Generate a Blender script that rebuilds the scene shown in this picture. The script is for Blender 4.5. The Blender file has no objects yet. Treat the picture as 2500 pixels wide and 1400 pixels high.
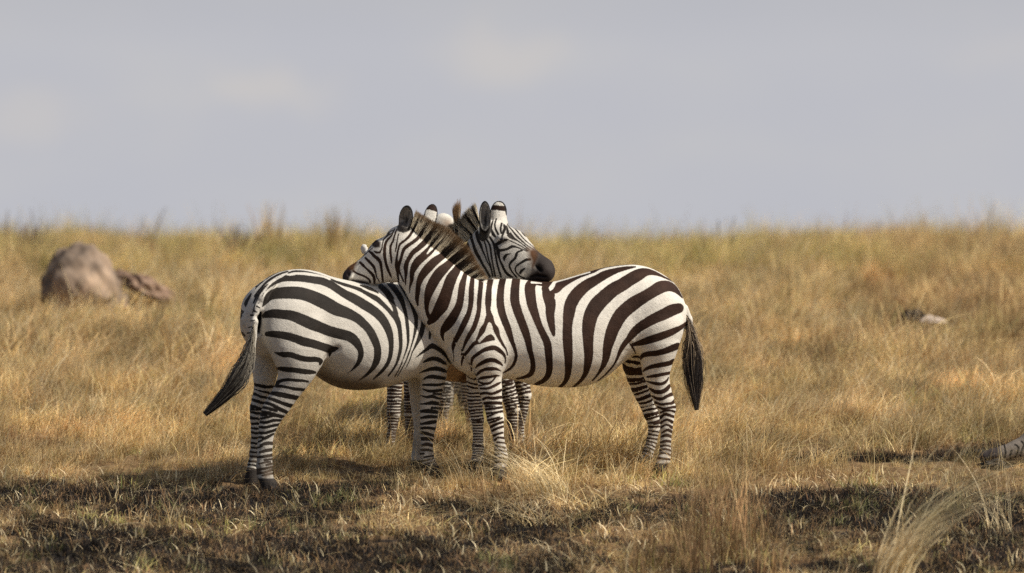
import bpy, math, random
import numpy as np
from math import radians, sin, cos, pi
random.seed(7)
rng = np.random.default_rng(11)
scene = bpy.context.scene

# ------------------------------------------------------------------ camera, sky, sun, exposure
FPX = 16000.0            # focal length in photo pixels (photo is 2500 wide)
CAM_Y, CAM_Z, HV = -40.0, 1.425, 600.0
cam_data = bpy.data.cameras.new("camera")
cam = bpy.data.objects.new("camera", cam_data)
scene.collection.objects.link(cam)
cam.location = (0, CAM_Y, CAM_Z)
cam.rotation_euler = (radians(90), 0, 0)
cam_data.sensor_width = 36.0
cam_data.lens = 36.0 * FPX / 2500.0
cam_data.shift_y = -0.04
cam_data.clip_start = 1.0
cam_data.clip_end = 6000.0
cam_data.dof.use_dof = True
cam_data.dof.focus_distance = 39.9
cam_data.dof.aperture_fstop = 1.6
scene.camera = cam

SUN = np.array([0.63, -0.22, 0.745]); SUN /= np.linalg.norm(SUN)
sun_el = math.asin(SUN[2]); sun_az = math.atan2(SUN[0], SUN[1])
sd = bpy.data.lights.new("sun", 'SUN'); sd.energy = 5.0; sd.angle = radians(0.6); sd.color = (1.0, 0.94, 0.84)
so = bpy.data.objects.new("sun", sd); scene.collection.objects.link(so)
from mathutils import Vector
so.rotation_euler = Vector(SUN).to_track_quat('Z', 'Y').to_euler()
so.location = (10, -6, 14)

world = bpy.data.worlds.new("World"); scene.world = world; world.use_nodes = True
nt = world.node_tree; N = nt.nodes; L = nt.links
for n in list(N): N.remove(n)
out = N.new("ShaderNodeOutputWorld"); bg = N.new("ShaderNodeBackground")
sky = N.new("ShaderNodeTexSky"); sky.sky_type = 'NISHITA'; sky.sun_disc = False
sky.sun_elevation = sun_el; sky.sun_rotation = sun_az; sky.dust_density = 3.0
bg.inputs['Strength'].default_value = 0.07
tc = N.new("ShaderNodeTexCoord")
sep = N.new("ShaderNodeSeparateXYZ"); L.new(tc.outputs['Generated'], sep.inputs[0])
# thin milky veil of cloud low over the horizon, clearer sky overhead
mr = N.new("ShaderNodeMapRange"); mr.inputs['From Min'].default_value = 0.03; mr.inputs['From Max'].default_value = 0.15
mr.inputs['To Min'].default_value = 0.97; mr.inputs['To Max'].default_value = 0.06
L.new(sep.outputs['Z'], mr.inputs['Value'])
mp = N.new("ShaderNodeMapping"); mp.inputs['Scale'].default_value = (30, 30, 78); mp.inputs['Location'].default_value = (0.35, 0.0, 0.6)
L.new(tc.outputs['Generated'], mp.inputs['Vector'])
nz = N.new("ShaderNodeTexNoise"); nz.inputs['Scale'].default_value = 1.0; nz.inputs['Detail'].default_value = 5.0; nz.inputs['Roughness'].default_value = 0.5
L.new(mp.outputs[0], nz.inputs['Vector'])
cr = N.new("ShaderNodeValToRGB")
cr.color_ramp.elements[0].position = 0.36; cr.color_ramp.elements[0].color = (7.40, 7.50, 8.15, 1)
cr.color_ramp.elements[1].position = 0.72; cr.color_ramp.elements[1].color = (7.85, 7.85, 8.2, 1)
e = cr.color_ramp.elements.new(0.53); e.color = (7.55, 7.62, 8.18, 1)
L.new(nz.outputs['Fac'], cr.inputs[0])
# three pale cloud banks low in the sky
dn = N.new("ShaderNodeTexNoise"); dn.inputs['Scale'].default_value = 70; dn.inputs['Detail'].default_value = 7; dn.inputs['Roughness'].default_value = .6; L.new(tc.outputs['Generated'], dn.inputs['Vector'])
dsub = N.new("ShaderNodeVectorMath"); dsub.operation = 'MULTIPLY_ADD'; L.new(dn.outputs['Color'], dsub.inputs[0]); dsub.inputs[1].default_value = (.026, 0, .014); L.new(tc.outputs['Generated'], dsub.inputs[2])
prev = cr.outputs[0]
for cx, cz, rx, rz, amt in ((-.0015, .0290, .0130, .0052, .62), (-.0365, .0235, .0125, .0050, .62), (-.0745, .0200, .0120, .0055, .45), (.074, .030, .010, .005, .25)):
    q = N.new("ShaderNodeVectorMath"); q.operation = 'SUBTRACT'; L.new(dsub.outputs[0], q.inputs[0]); q.inputs[1].default_value = (cx + .013, 0, cz + .007)
    q2 = N.new("ShaderNodeVectorMath"); q2.operation = 'MULTIPLY'; L.new(q.outputs[0], q2.inputs[0]); q2.inputs[1].default_value = (1 / rx, 0, 1 / rz)
    ln_ = N.new("ShaderNodeVectorMath"); ln_.operation = 'LENGTH'; L.new(q2.outputs[0], ln_.inputs[0])
    mq = N.new("ShaderNodeMapRange"); mq.interpolation_type = 'SMOOTHERSTEP'; mq.inputs['From Min'].default_value = 1.35; mq.inputs['From Max'].default_value = .0; mq.inputs['To Max'].default_value = amt; L.new(ln_.outputs['Value'], mq.inputs['Value'])
    mxq = N.new("ShaderNodeMixRGB"); L.new(mq.outputs[0], mxq.inputs[0]); L.new(prev, mxq.inputs[1]); mxq.inputs[2].default_value = (8.9, 8.45, 8.1, 1); prev = mxq.outputs[0]
mix = N.new("ShaderNodeMixRGB"); L.new(mr.outputs[0], mix.inputs[0]); L.new(sky.outputs[0], mix.inputs[1]); L.new(prev, mix.inputs[2])
L.new(mix.outputs[0], bg.inputs['Color']); L.new(bg.outputs[0], out.inputs['Surface'])

vs = scene.view_settings
vs.view_transform = 'Standard'; vs.look = 'None'; vs.gamma = 1.0; vs.exposure = 0.0; vs.use_curve_mapping = False
scene.cycles.max_bounces = 6; scene.cycles.transparent_max_bounces = 8
scene.cycles.use_denoising = False

# ------------------------------------------------------------------ helpers
def W(u, v, Y):
    """world point that stands at depth Y on the sight line of photo position (u, v)"""
    k = (Y - CAM_Y) / FPX
    return np.array([(u - 1250.0) * k, Y, CAM_Z + (HV - v) * k])
def uv_of(P):
    k = FPX / (P[:, 1] - CAM_Y)
    return 1250.0 + P[:, 0] * k, HV - (P[:, 2] - CAM_Z) * k
def gz(X, Y):
    X = np.asarray(X, float); Y = np.asarray(Y, float)
    base = 0.105 * Y - 0.0023 * Y * Y
    near = -0.3357 - 0.119 * 6 * (1 - np.exp(np.minimum(Y + 3, 0) / 6))
    far = 1.198 - 0.0023 * (np.minimum(Y, 62) - 22.8) ** 2
    z = np.where(Y < -3, near, np.where(Y > 22.8, far, base))
    z = z + 0.025 * np.sin(X * 1.3 + Y * 0.7) * np.sin(Y * 0.9 - X * 0.4) * np.clip((np.abs(Y) - 1.0) / 3, 0, 1)
    z = z + 0.012 * np.sin(X * 4.1 + 2) * np.sin(Y * 3.7 + 1)
    z = z + np.clip(Y - 12, 0, 12) * 0.005 * np.clip((X - 1.5) / 3, 0, 1) + np.clip(Y - 12, 0, 12) * 0.003 * np.clip((-X - 1.5) / 3, 0, 1) - np.clip(Y - 12, 0, 12) * 0.004 * np.exp(-((X + 0.3) / 1.5) ** 2)
    return z
def tag(o, label=None, cat=None, group=None, kind=None):
    if label: o['label'] = label
    if cat: o['category'] = cat
    if group: o['group'] = group
    if kind: o['kind'] = kind
    return o
def mesh_obj(name, V, F, mat, parent=None, smooth=True, link=True, quads=None):
    """V (n,3); F (m,k) array or list of arrays of faces"""
    Fs = F if isinstance(F, list) else [F]
    me = bpy.data.meshes.new(name)
    V = np.ascontiguousarray(V, dtype=np.float32)
    me.vertices.add(len(V)); me.vertices.foreach_set('co', V.ravel())
    loops = np.concatenate([np.asarray(f, np.int32).ravel() for f in Fs])
    tot = np.concatenate([np.full(len(f), np.asarray(f).shape[1], np.int32) for f in Fs])
    start = np.concatenate([[0], np.cumsum(tot)[:-1]]).astype(np.int32)
    me.loops.add(len(loops)); me.loops.foreach_set('vertex_index', loops)
    me.polygons.add(len(tot)); me.polygons.foreach_set('loop_start', start); me.polygons.foreach_set('loop_total', tot)
    me.update(calc_edges=True); me.validate()
    if smooth: me.polygons.foreach_set('use_smooth', np.ones(len(me.polygons), bool))
    if mat: me.materials.append(mat)
    o = bpy.data.objects.new(name, me)
    if link: scene.collection.objects.link(o)
    if parent: o.parent = parent
    return o
def add_attr(o, name, typ, data):
    a = o.data.attributes.new(name, typ, 'POINT')
    a.data.foreach_set('color' if typ == 'FLOAT_COLOR' else ('vector' if typ == 'FLOAT_VECTOR' else 'value'), np.ascontiguousarray(data, dtype=np.float32).ravel())
def catmull(P, step):
    P = np.asarray(P, float)
    if len(P) < 2: return P
    Q = np.vstack([2 * P[0] - P[1], P, 2 * P[-1] - P[-2]])
    res = []
    for i in range(1, len(Q) - 2):
        n = max(1, int(np.ceil(np.linalg.norm(Q[i + 1][:2] - Q[i][:2]) / step)))
        t = (np.arange(n) / n)[:, None]
        p0, p1, p2, p3 = Q[i - 1], Q[i], Q[i + 1], Q[i + 2]
        res.append(0.5 * (2 * p1 + (p2 - p0) * t + (2 * p0 - 5 * p1 + 4 * p2 - p3) * t ** 2 + (3 * p1 - p0 - 3 * p2 + p3) * t ** 3))
    res.append(P[-1:]); return np.vstack(res)
def vnoise(P, seed=0):
    """cheap smooth 3-D noise, about -1..1, feature size about 1"""
    r = np.random.default_rng(seed); s = np.zeros(len(P))
    for k in range(7):
        d = r.normal(size=3); d *= (1.2 + 0.5 * k) * 2 / np.linalg.norm(d)
        s += np.sin(P @ d + r.uniform(0, 6.28)) * np.cos(P @ np.roll(d, 1) * 0.7 + r.uniform(0, 6.28))
    return s / 2.6

# ------------------------------------------------------------------ materials
def new_mat(name):
    m = bpy.data.materials.new(name); m.use_nodes = True
    n = m.node_tree.nodes; b = n['Principled BSDF']; b.inputs['Specular IOR Level'].default_value = 0.25
    return m, n, m.node_tree.links, b
def coat_material(name, dark, dark2, white, white2):
    m, n, l, b = new_mat(name)
    a = n.new('ShaderNodeAttribute'); a.attribute_name = 'stripe'
    t = n.new('ShaderNodeAttribute'); t.attribute_name = 'tint'
    tcn = n.new('ShaderNodeTexCoord')
    n1 = n.new('ShaderNodeTexNoise'); n1.inputs['Scale'].default_value = 120; n1.inputs['Detail'].default_value = 5; l.new(tcn.outputs['Object'], n1.inputs['Vector'])
    n2 = n.new('ShaderNodeTexNoise'); n2.inputs['Scale'].default_value = 6; n2.inputs['Detail'].default_value = 6; n2.inputs['Roughness'].default_value = .65; l.new(tcn.outputs['Object'], n2.inputs['Vector'])
    n3 = n.new('ShaderNodeTexNoise'); n3.inputs['Scale'].default_value = 160; n3.inputs['Detail'].default_value = 4; n3.inputs['Roughness'].default_value = .7
    mpn = n.new('ShaderNodeMapping'); mpn.inputs['Scale'].default_value = (0.6, 1, 1.3); l.new(tcn.outputs['Object'], mpn.inputs['Vector']); l.new(mpn.outputs[0], n3.inputs['Vector'])
    ma = n.new('ShaderNodeMath'); ma.operation = 'MULTIPLY_ADD'; l.new(n1.outputs['Fac'], ma.inputs[0]); ma.inputs[1].default_value = 0.0065
    sb = n.new('ShaderNodeMath'); sb.operation = 'SUBTRACT'; l.new(a.outputs['Fac'], sb.inputs[0]); sb.inputs[1].default_value = 0.00325; l.new(sb.outputs[0], ma.inputs[2])
    mrn = n.new('ShaderNodeMapRange'); mrn.interpolation_type = 'SMOOTHSTEP'; mrn.inputs['From Min'].default_value = -0.0022; mrn.inputs['From Max'].default_value = 0.0022; l.new(ma.outputs[0], mrn.inputs['Value'])
    dk = n.new('ShaderNodeMixRGB'); dk.inputs[1].default_value = (*dark, 1); dk.inputs[2].default_value = (*dark2, 1)
    rp = n.new('ShaderNodeMapRange'); rp.inputs['From Min'].default_value = .35; rp.inputs['From Max'].default_value = .68; l.new(n2.outputs['Fac'], rp.inputs['Value']); l.new(rp.outputs[0], dk.inputs[0])
    wh = n.new('ShaderNodeMixRGB'); wh.inputs[1].default_value = (*white, 1); wh.inputs[2].default_value = (*white2, 1); l.new(rp.outputs[0], wh.inputs[0])
    mx = n.new('ShaderNodeMixRGB'); l.new(mrn.outputs[0], mx.inputs[0]); l.new(dk.outputs[0], mx.inputs[1]); l.new(wh.outputs[0], mx.inputs[2])
    fine = n.new('ShaderNodeMapRange'); fine.inputs['From Min'].default_value = .3; fine.inputs['From Max'].default_value = .7; fine.inputs['To Min'].default_value = .82; fine.inputs['To Max'].default_value = 1.1; l.new(n3.outputs['Fac'], fine.inputs['Value'])
    mt = n.new('ShaderNodeMixRGB'); l.new(t.outputs['Alpha'], mt.inputs[0]); l.new(mx.outputs[0], mt.inputs[1]); l.new(t.outputs['Color'], mt.inputs[2])
    mf = n.new('ShaderNodeMixRGB'); mf.blend_type = 'MULTIPLY'; mf.inputs[0].default_value = 1; l.new(mt.outputs[0], mf.inputs[1]); l.new(fine.outputs[0], mf.inputs[2])
    l.new(mf.outputs[0], b.inputs['Base Color']); b.inputs['Roughness'].default_value = .62
    b.inputs['Sheen Weight'].default_value = 0.0; b.inputs['Specular IOR Level'].default_value = .12; b.inputs['Sheen Roughness'].default_value = 0.4
    bp = n.new('ShaderNodeBump'); bp.inputs['Strength'].default_value = .6; bp.inputs['Distance'].default_value = .006; l.new(n3.outputs['Fac'], bp.inputs['Height'])
    bp2 = n.new('ShaderNodeBump'); bp2.inputs['Strength'].default_value = .35; bp2.inputs['Distance'].default_value = .03; l.new(n2.outputs['Fac'], bp2.inputs['Height']); l.new(bp.outputs[0], bp2.inputs['Normal'])
    l.new(bp2.outputs[0], b.inputs['Normal'])
    return m
coat_brown = coat_material("striped_coat_brown", (.024, .0115, .0068), (.052, .026, .016), (.80, .755, .665), (.70, .65, .56))
coat_black = coat_material("striped_coat_black", (.018, .0145, .0115), (.032, .026, .021), (.66, .62, .545), (.54, .505, .44))
def attr_mat(name, attr='Col', rough=.7, trans=0.0, var=0.0):
    m, n, l, b = new_mat(name)
    a = n.new('ShaderNodeAttribute'); a.attribute_name = attr
    l.new(a.outputs['Color'], b.inputs['Base Color']); b.inputs['Roughness'].default_value = rough
    return m
hair_mat = attr_mat("hair", rough=.55)
eye_mat, _n, _l, _b = new_mat("eye"); _b.inputs['Base Color'].default_value = (.008, .005, .004, 1); _b.inputs['Roughness'].default_value = .12; _b.inputs['Specular IOR Level'].default_value = .5
# ------------------------------------------------------------------ sculpting: implicit shapes -> one continuous skin
def loft_f(P, T):
    """torso: stations s,zc,h,w along a level axis. returns f and signed lateral (near side > 0)"""
    d = P - T['p0']; s = d[:, 0] * T['d'][0] + d[:, 1] * T['d'][1]
    lat = d[:, 0] * T['n'][0] + d[:, 1] * T['n'][1]
    S = T['S']; sc = np.clip(s, S[0, 0], S[-1, 0])
    zc = np.interp(sc, S[:, 0], S[:, 1]); h = np.interp(sc, S[:, 0], S[:, 2]); w = np.interp(sc, S[:, 0], S[:, 3])
    z = P[:, 2] - zc
    # a little narrower above the middle, fuller below
    w = w * (1 - 0.16 * np.clip(z / h, -1, 1.2))
    a = np.abs(lat) / w; c = np.abs(z) / h
    p = 2.15
    k0 = (a ** p + c ** p + 1e-9) ** (1 / p)
    k1 = np.sqrt((lat / w ** 2) ** 2 + (z / h ** 2) ** 2) + 1e-6
    f = np.where(k0 < .5, (k0 - 1) * np.minimum(w, h), k0 * (k0 - 1) / k1)
    return f + np.abs(s - sc), lat
def chain_f(P, C):
    """C rows: x y z a b ; C 'n' lateral vector. returns f, lateral, parameter (length along)"""
    best = np.full(len(P), 9.0, np.float32); bl = np.zeros(len(P), np.float32); bt = np.zeros(len(P), np.float32)
    A = C['A']; nv = C['n']; acc = 0.0
    for i in range(len(A) - 1):
        p0, p1 = A[i, :3], A[i + 1, :3]; d = p1 - p0; L2 = d @ d; ln = math.sqrt(L2)
        q = P - p0; t = np.clip(q @ d / L2, 0, 1)
        off = q - t[:, None] * d
        lat = off @ nv
        rest2 = np.maximum((off * off).sum(1) - lat * lat, 0)
        a = A[i, 3] + (A[i + 1, 3] - A[i, 3]) * t; b = A[i, 4] + (A[i + 1, 4] - A[i, 4]) * t
        k0 = np.sqrt(lat * lat / b ** 2 + rest2 / a ** 2) + 1e-6
        k1 = np.sqrt(lat * lat / b ** 4 + rest2 / a ** 4) + 1e-6
        f = np.where(k0 < .4, (k0 - 1) * np.minimum(a, b), k0 * (k0 - 1) / k1)
        if i == 0:
            best, bl, bt = f, lat, acc + t * ln
        else:
            up = f < best
            kk = 0.012; h = np.maximum(kk - np.abs(f - best), 0) / kk
            bl = np.where(up, lat, bl); bt = np.where(up, acc + t * ln, bt)
            best = np.minimum(f, best) - h * h * kk / 4
        acc += ln
    return best, bl, bt
def prim_f(P, pr):
    if pr['kind'] == 'loft':
        f, lat = loft_f(P, pr); return f, lat, np.zeros(len(P))
    if pr['kind'] == 'ell':
        q = (P - pr['c']) @ pr['R']; k0 = np.sqrt(((q / pr['r']) ** 2).sum(1)) + 1e-6; k1 = np.sqrt(((q / pr['r'] ** 2) ** 2).sum(1)) + 1e-6
        f = np.where(k0 < .3, (k0 - 1) * pr['r'].min(), k0 * (k0 - 1) / k1)
        if 'cut' in pr:
            c2, r2 = pr['cut']; q = (P - c2) @ pr['R']; k0 = np.sqrt(((q / r2) ** 2).sum(1)) + 1e-6; k1 = np.sqrt(((q / r2 ** 2) ** 2).sum(1)) + 1e-6
            f = np.maximum(f, -k0 * (k0 - 1) / k1)
        return f, (P - pr['c']) @ pr['n'], q[:, 2]
    return chain_f(P, pr)
def bounds(pr, m):
    if pr['kind'] == 'loft':
        S = pr['S']; a = []
        for s, zc, h, w in S:
            c = pr['p0'] + s * pr['d']
            for sg in (-1, 1): a += [c + sg * w * 1.2 * pr['n'] + [0, 0, zc + h], c + sg * w * 1.2 * pr['n'] + [0, 0, zc - h]]
        a = np.array(a); return a.min(0) - m, a.max(0) + m
    if pr['kind'] == 'ell': r = pr['r'].max(); return pr['c'] - r - m, pr['c'] + r + m
    A = pr['A']; r = A[:, 3:5].max(1)[:, None]
    return (A[:, :3] - r).min(0) - m, (A[:, :3] + r).max(0) + m
def sculpt(prims, vox):
    bs = [bounds(p, .05) for p in prims]
    lo = np.min([b[0] for b in bs], 0); hi = np.max([b[1] for b in bs], 0)
    n = np.ceil((hi - lo) / vox).astype(int) + 2
    F = np.full(n, 0.5, np.float32)
    for pr, (l0, h0) in zip(prims, bs):
        i0 = np.maximum(((l0 - lo) / vox).astype(int), 0); i1 = np.minimum(np.ceil((h0 - lo) / vox).astype(int) + 1, n)
        xs = [lo[k] + vox * np.arange(i0[k], i1[k]) for k in range(3)]
        st = 24
        for a in range(0, len(xs[0]), st):
            gx = np.meshgrid(xs[0][a:a + st], xs[1], xs[2], indexing='ij')
            P = np.stack([g.ravel() for g in gx], 1)
            f = prim_f(P, pr)[0].reshape(gx[0].shape)
            sl = (slice(i0[0] + a, i0[0] + a + gx[0].shape[0]), slice(i0[1], i1[1]), slice(i0[2], i1[2]))
            G = F[sl]; k = pr['k']; h = np.maximum(k - np.abs(f - G), 0) / k
            if pr.get('sub'):
                h = np.maximum(k - np.abs(-f - G), 0) / k; F[sl] = np.maximum(-f, G) + h * h * k / 4
            else: F[sl] = np.minimum(f, G) - h * h * k / 4
    # surface nets
    B = F < 0
    act = np.zeros(np.array(F.shape) - 1, np.int8)
    for dx in (0, 1):
        for dy in (0, 1):
            for dz in (0, 1):
                act += B[dx:dx + act.shape[0], dy:dy + act.shape[1], dz:dz + act.shape[2]]
    ci = np.argwhere((act > 0) & (act < 8)); 
    idx = np.full(act.shape, -1, np.int32); idx[ci[:, 0], ci[:, 1], ci[:, 2]] = np.arange(len(ci))
    co = [(a, b, c) for a in (0, 1) for b in (0, 1) for c in (0, 1)]
    vals = {o: F[ci[:, 0] + o[0], ci[:, 1] + o[1], ci[:, 2] + o[2]] for o in co}
    sm = np.zeros((len(ci), 3)); cnt = np.zeros(len(ci))
    for a in co:
        for ax in range(3):
            if a[ax] == 0:
                b = list(a); b[ax] = 1; b = tuple(b)
                v0, v1 = vals[a], vals[b]; m = (v0 < 0) != (v1 < 0)
                t = np.where(m, v0 / np.where(m, v0 - v1, 1), 0)
                p = np.tile(np.array(a, float), (len(ci), 1)); p[:, ax] += t
                sm += p * m[:, None]; cnt += m
    V = lo + vox * (ci + sm / np.maximum(cnt, 1)[:, None])
    faces = []
    for ax in range(3):
        s0 = [slice(None)] * 3; s1 = [slice(None)] * 3; s0[ax] = slice(0, -1); s1[ax] = slice(1, None)
        A0, A1 = B[tuple(s0)], B[tuple(s1)]
        e = np.argwhere(A0 != A1); u, w = (ax + 1) % 3, (ax + 2) % 3
        e = e[(e[:, u] > 0) & (e[:, w] > 0) & (e[:, u] < act.shape[u]) & (e[:, w] < act.shape[w])]
        ins = A0[e[:, 0], e[:, 1], e[:, 2]]
        def cell(du, dw):
            c = e.copy(); c[:, u] -= du; c[:, w] -= dw; return idx[c[:, 0], c[:, 1], c[:, 2]]
        q = np.stack([cell(1, 1), cell(0, 1), cell(0, 0), cell(1, 0)], 1)
        q[~ins] = q[~ins][:, ::-1]; faces.append(q)
    Q = np.vstack(faces)
    # smooth
    E = np.vstack([Q[:, [0, 1]], Q[:, [1, 2]], Q[:, [2, 3]], Q[:, [3, 0]]])
    deg = np.bincount(E[:, 0], minlength=len(V)) + np.bincount(E[:, 1], minlength=len(V))
    for it in range(3):
        for lam in (0.6, -0.45):
            acc = np.stack([np.bincount(E[:, 0], V[E[:, 1], k], len(V)) + np.bincount(E[:, 1], V[E[:, 0], k], len(V)) for k in range(3)], 1)
            V = V + lam * (acc / np.maximum(deg, 1)[:, None] - V)
    return V, Q
def poly_sd(u, v, polys, big=14.0):
    """signed distance (photo px) to a set of variable-width strokes"""
    sdv = np.full(len(u), big, np.float64)
    for pl in polys:
        P = catmull(pl, 7.0) if len(pl) > 2 else np.asarray(pl, float)
        m = big + P[:, 2].max() / 2
        sel = np.where((u > P[:, 0].min() - m) & (u < P[:, 0].max() + m) & (v > P[:, 1].min() - m) & (v < P[:, 1].max() + m))[0]
        if not len(sel): continue
        us, vs_ = u[sel], v[sel]; cur = sdv[sel]
        for i in range(len(P) - 1):
            a, b = P[i], P[i + 1]; dx, dy = b[0] - a[0], b[1] - a[1]; L2 = dx * dx + dy * dy + 1e-9
            t = np.clip(((us - a[0]) * dx + (vs_ - a[1]) * dy) / L2, 0, 1)
            d = np.hypot(us - a[0] - t * dx, vs_ - a[1] - t * dy) - (a[2] + (b[2] - a[2]) * t) / 2
            cur = np.minimum(cur, d)
        sdv[sel] = cur
    return sdv
def chain(nodes, n, k=.03, group='', mode='traced', **kw):
    """nodes: (u, v, Y, a_px, b_m)"""
    A = []
    for u, v, Y, a, b in nodes:
        p = W(u, v, Y); A.append([*p, a * (Y - CAM_Y) / FPX, b])
    n = np.asarray(n, float); n /= np.linalg.norm(n)
    return dict(kind='chain', A=np.array(A), n=n, k=k, group=group, mode=mode, **kw)
def loft(u0, Y0, yaw, st, k=.04):
    """st rows: s, top v, bottom v, half width"""
    p0 = W(u0, 600, Y0); p0[2] = 0
    d = np.array([cos(yaw), sin(yaw), 0]); n = np.array([sin(yaw), -cos(yaw), 0])
    if d[0] < 0: n = -n
    st = catmull(np.array([(s * 100, t, b, w) for s, t, b, w in st]), 4.0)
    S = []
    for s, t, b, w in st:
        c = p0 + s / 100 * d; kk = (c[1] - CAM_Y) / FPX
        zt, zb = CAM_Z + (HV - t) * kk, CAM_Z + (HV - b) * kk
        S.append((s / 100, (zt + zb) / 2, max((zt - zb) / 2, .02), max(w, .015)))
    return dict(kind='loft', p0=p0, d=d, n=n, S=np.array(S), k=k, group='torso', mode='traced')
def ellip(u, v, Y, r, up, face, k=.012, cut=None, group='ear', mode='ear', **kw):
    """up: long axis vector; face: opening direction; r=(across, through, along)"""
    c = W(u, v, Y); z = np.asarray(up, float); z /= np.linalg.norm(z)
    y = np.asarray(face, float); y = y - (y @ z) * z; y /= np.linalg.norm(y); x = np.cross(y, z)
    R = np.stack([x, y, z], 1); r = np.asarray(r, float)
    pr = dict(kind='ell', c=c, R=R, r=r, n=y, k=k, group=group, mode=mode, **kw)
    if cut: pr['cut'] = (c + y * r[1] * cut, r * np.array([.80, .95, .86]))
    return pr
def in_poly(u, v, poly):
    poly = np.asarray(poly, float); ins = np.zeros(len(u), bool); j = len(poly) - 1
    for i in range(len(poly)):
        xi, yi = poly[i]; xj, yj = poly[j]
        c = ((yi > v) != (yj > v)) & (u < (xj - xi) * (v - yi) / (yj - yi + 1e-12) + xi); ins ^= c; j = i
    return ins
def soft_poly(u, v, poly, soft=4.0):
    P = np.array([(x, y, 0) for x, y in poly] + [(poly[0][0], poly[0][1], 0)], float)
    d = np.full(len(u), 99.0)
    for i in range(len(P) - 1):
        a, b = P[i], P[i + 1]; dx, dy = b[0] - a[0], b[1] - a[1]
        t = np.clip(((u - a[0]) * dx + (v - a[1]) * dy) / (dx * dx + dy * dy + 1e-9), 0, 1)
        d = np.minimum(d, np.hypot(u - a[0] - t * dx, v - a[1] - t * dy))
    d = np.where(in_poly(u, v, poly), -d, d)
    return np.clip(.5 - d / soft, 0, 1)
def skin(prims, vox, dark, white, tints, mat, parent, hoof_h=0.08, far=None):
    V, Q = sculpt(prims, vox)
    n = len(V); bf = np.full(n, 9.0); gi = np.zeros(n, int); lat = np.zeros(n); par = np.zeros(n)
    for i, pr in enumerate(prims):
        if pr.get('sub'): continue
        l0, h0 = bounds(pr, .04); sel = np.where(np.all((V > l0) & (V < h0), 1))[0]
        if not len(sel): continue
        f, la, t = prim_f(V[sel], pr); f = f + pr.get('bias', 0)
        if 'mref' in pr: la = (V[sel] - pr['mref']['p0']) @ pr['mref']['n']
        up = f < bf[sel]; s = sel[up]; bf[s] = f[up]; gi[s] = i; lat[s] = la[up]; par[s] = t[up]
    PM = V.copy()
    for i, pr in enumerate(prims):
        m = (gi == i) & (lat < 0)
        if pr['mode'] in ('traced', 'plain'): PM[m] -= 2 * lat[m][:, None] * pr['n']
    u, v = uv_of(PM); kpx = (PM[:, 1] - CAM_Y) / FPX
    s = poly_sd(u, v, dark) 
    sw = poly_sd(u, v, white); s = np.maximum(s, -sw)
    if far:
        ut, vt = uv_of(V); fm = np.array([pr['group'] == 'torso' for pr in prims])[gi] & (lat < 0) & (ut < far[1])
        s[fm] = poly_sd(ut[fm], vt[fm], far[0])
    isleg = np.array([pr['group'] == 'leg' for pr in prims])[gi]; s = s - isleg * np.clip((v - 930) / 60, 0, 1) * .75
    stripe = s * kpx
    tint = np.zeros((n, 4), np.float32); tint[:, 3] = 0
    wob = vnoise(V * 9, 3); wob2 = vnoise(V * 26, 5)
    for i, pr in enumerate(prims):
        m = gi == i
        if not m.any(): continue
        if pr['mode'] == 'bands':            # rings round a leg, finer towards the foot
            t = par[m]; per = pr.get('period', .052); T = pr['A'][:, :3]; tot = np.linalg.norm(np.diff(T, axis=0), axis=1).sum()
            q = (t / tot); loc = per * (1.25 - .75 * q)
            ph = t / per * (1 + .55 * q) + .16 * wob[m] + .06 * wob2[m] + pr.get('slant', 0) * lat[m]
            w = np.abs((ph % 1.0) - .5) - .25 + pr.get('thin', 0)
            inner = np.clip((lat[m] + pr.get('ioff', 0)) * pr.get('inner', 0) * 30, 0, 1) + np.clip((pr.get('start', 0) - t) / .03, 0, 1)
            stripe[m] = w * loc * 1.1 + inner * .05
        elif pr['mode'] == 'blank': stripe[m] = .03
        elif pr['mode'] == 'mix':   # traced, but only rings where nothing was traced
            pass
        elif pr['mode'] == 'flat':
            tint[m, :3] = pr['col']; tint[m, 3] = 1
        elif pr['mode'] == 'ear':
            la = lat[m]; zz = par[m] / pr['r'][2]
            front = la > -pr['r'][1] * .5
            xx = ((V[m] - pr['c']) @ pr['R'])[:, 0] / pr['r'][0]
            fur = np.clip(.26 + .07 * np.sin(xx * 9 + zz * 3 + wob2[m] * 2) - .21 * np.exp(-((xx / .42) ** 2 + ((zz + .2) / .5) ** 2)), .015, .4)
            col = np.where(front[:, None], np.array([1, .93, .82]) * fur[:, None], np.array(pr.get('back', (.70, .66, .58))))
            rim = np.abs(la) < pr['r'][1] * .0
            tip = (~front) & (zz + .05 * wob2[m] > pr.get('tip', .45)) & (zz < pr.get('tip2', 9))
            col = np.where(tip[:, None], np.array([.03, .015, .01]), col)
            x = ((V[m] - pr['c']) @ pr['R'])[:, 0] / pr['r'][0]
            edge = front & (np.hypot(x, zz) > .86); col = np.where(edge[:, None], np.array([.012, .010, .009]), col)
            tint[m, :3] = np.maximum(col, .004); tint[m, 3] = 1
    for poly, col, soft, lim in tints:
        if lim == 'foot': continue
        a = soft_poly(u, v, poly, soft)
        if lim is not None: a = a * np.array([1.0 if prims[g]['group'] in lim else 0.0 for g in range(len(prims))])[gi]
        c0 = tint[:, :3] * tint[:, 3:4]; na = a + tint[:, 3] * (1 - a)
        tint[:, :3] = (np.array(col) * a[:, None] + c0 * (1 - a[:, None])) / np.maximum(na, 1e-4)[:, None]; tint[:, 3] = na
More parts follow.
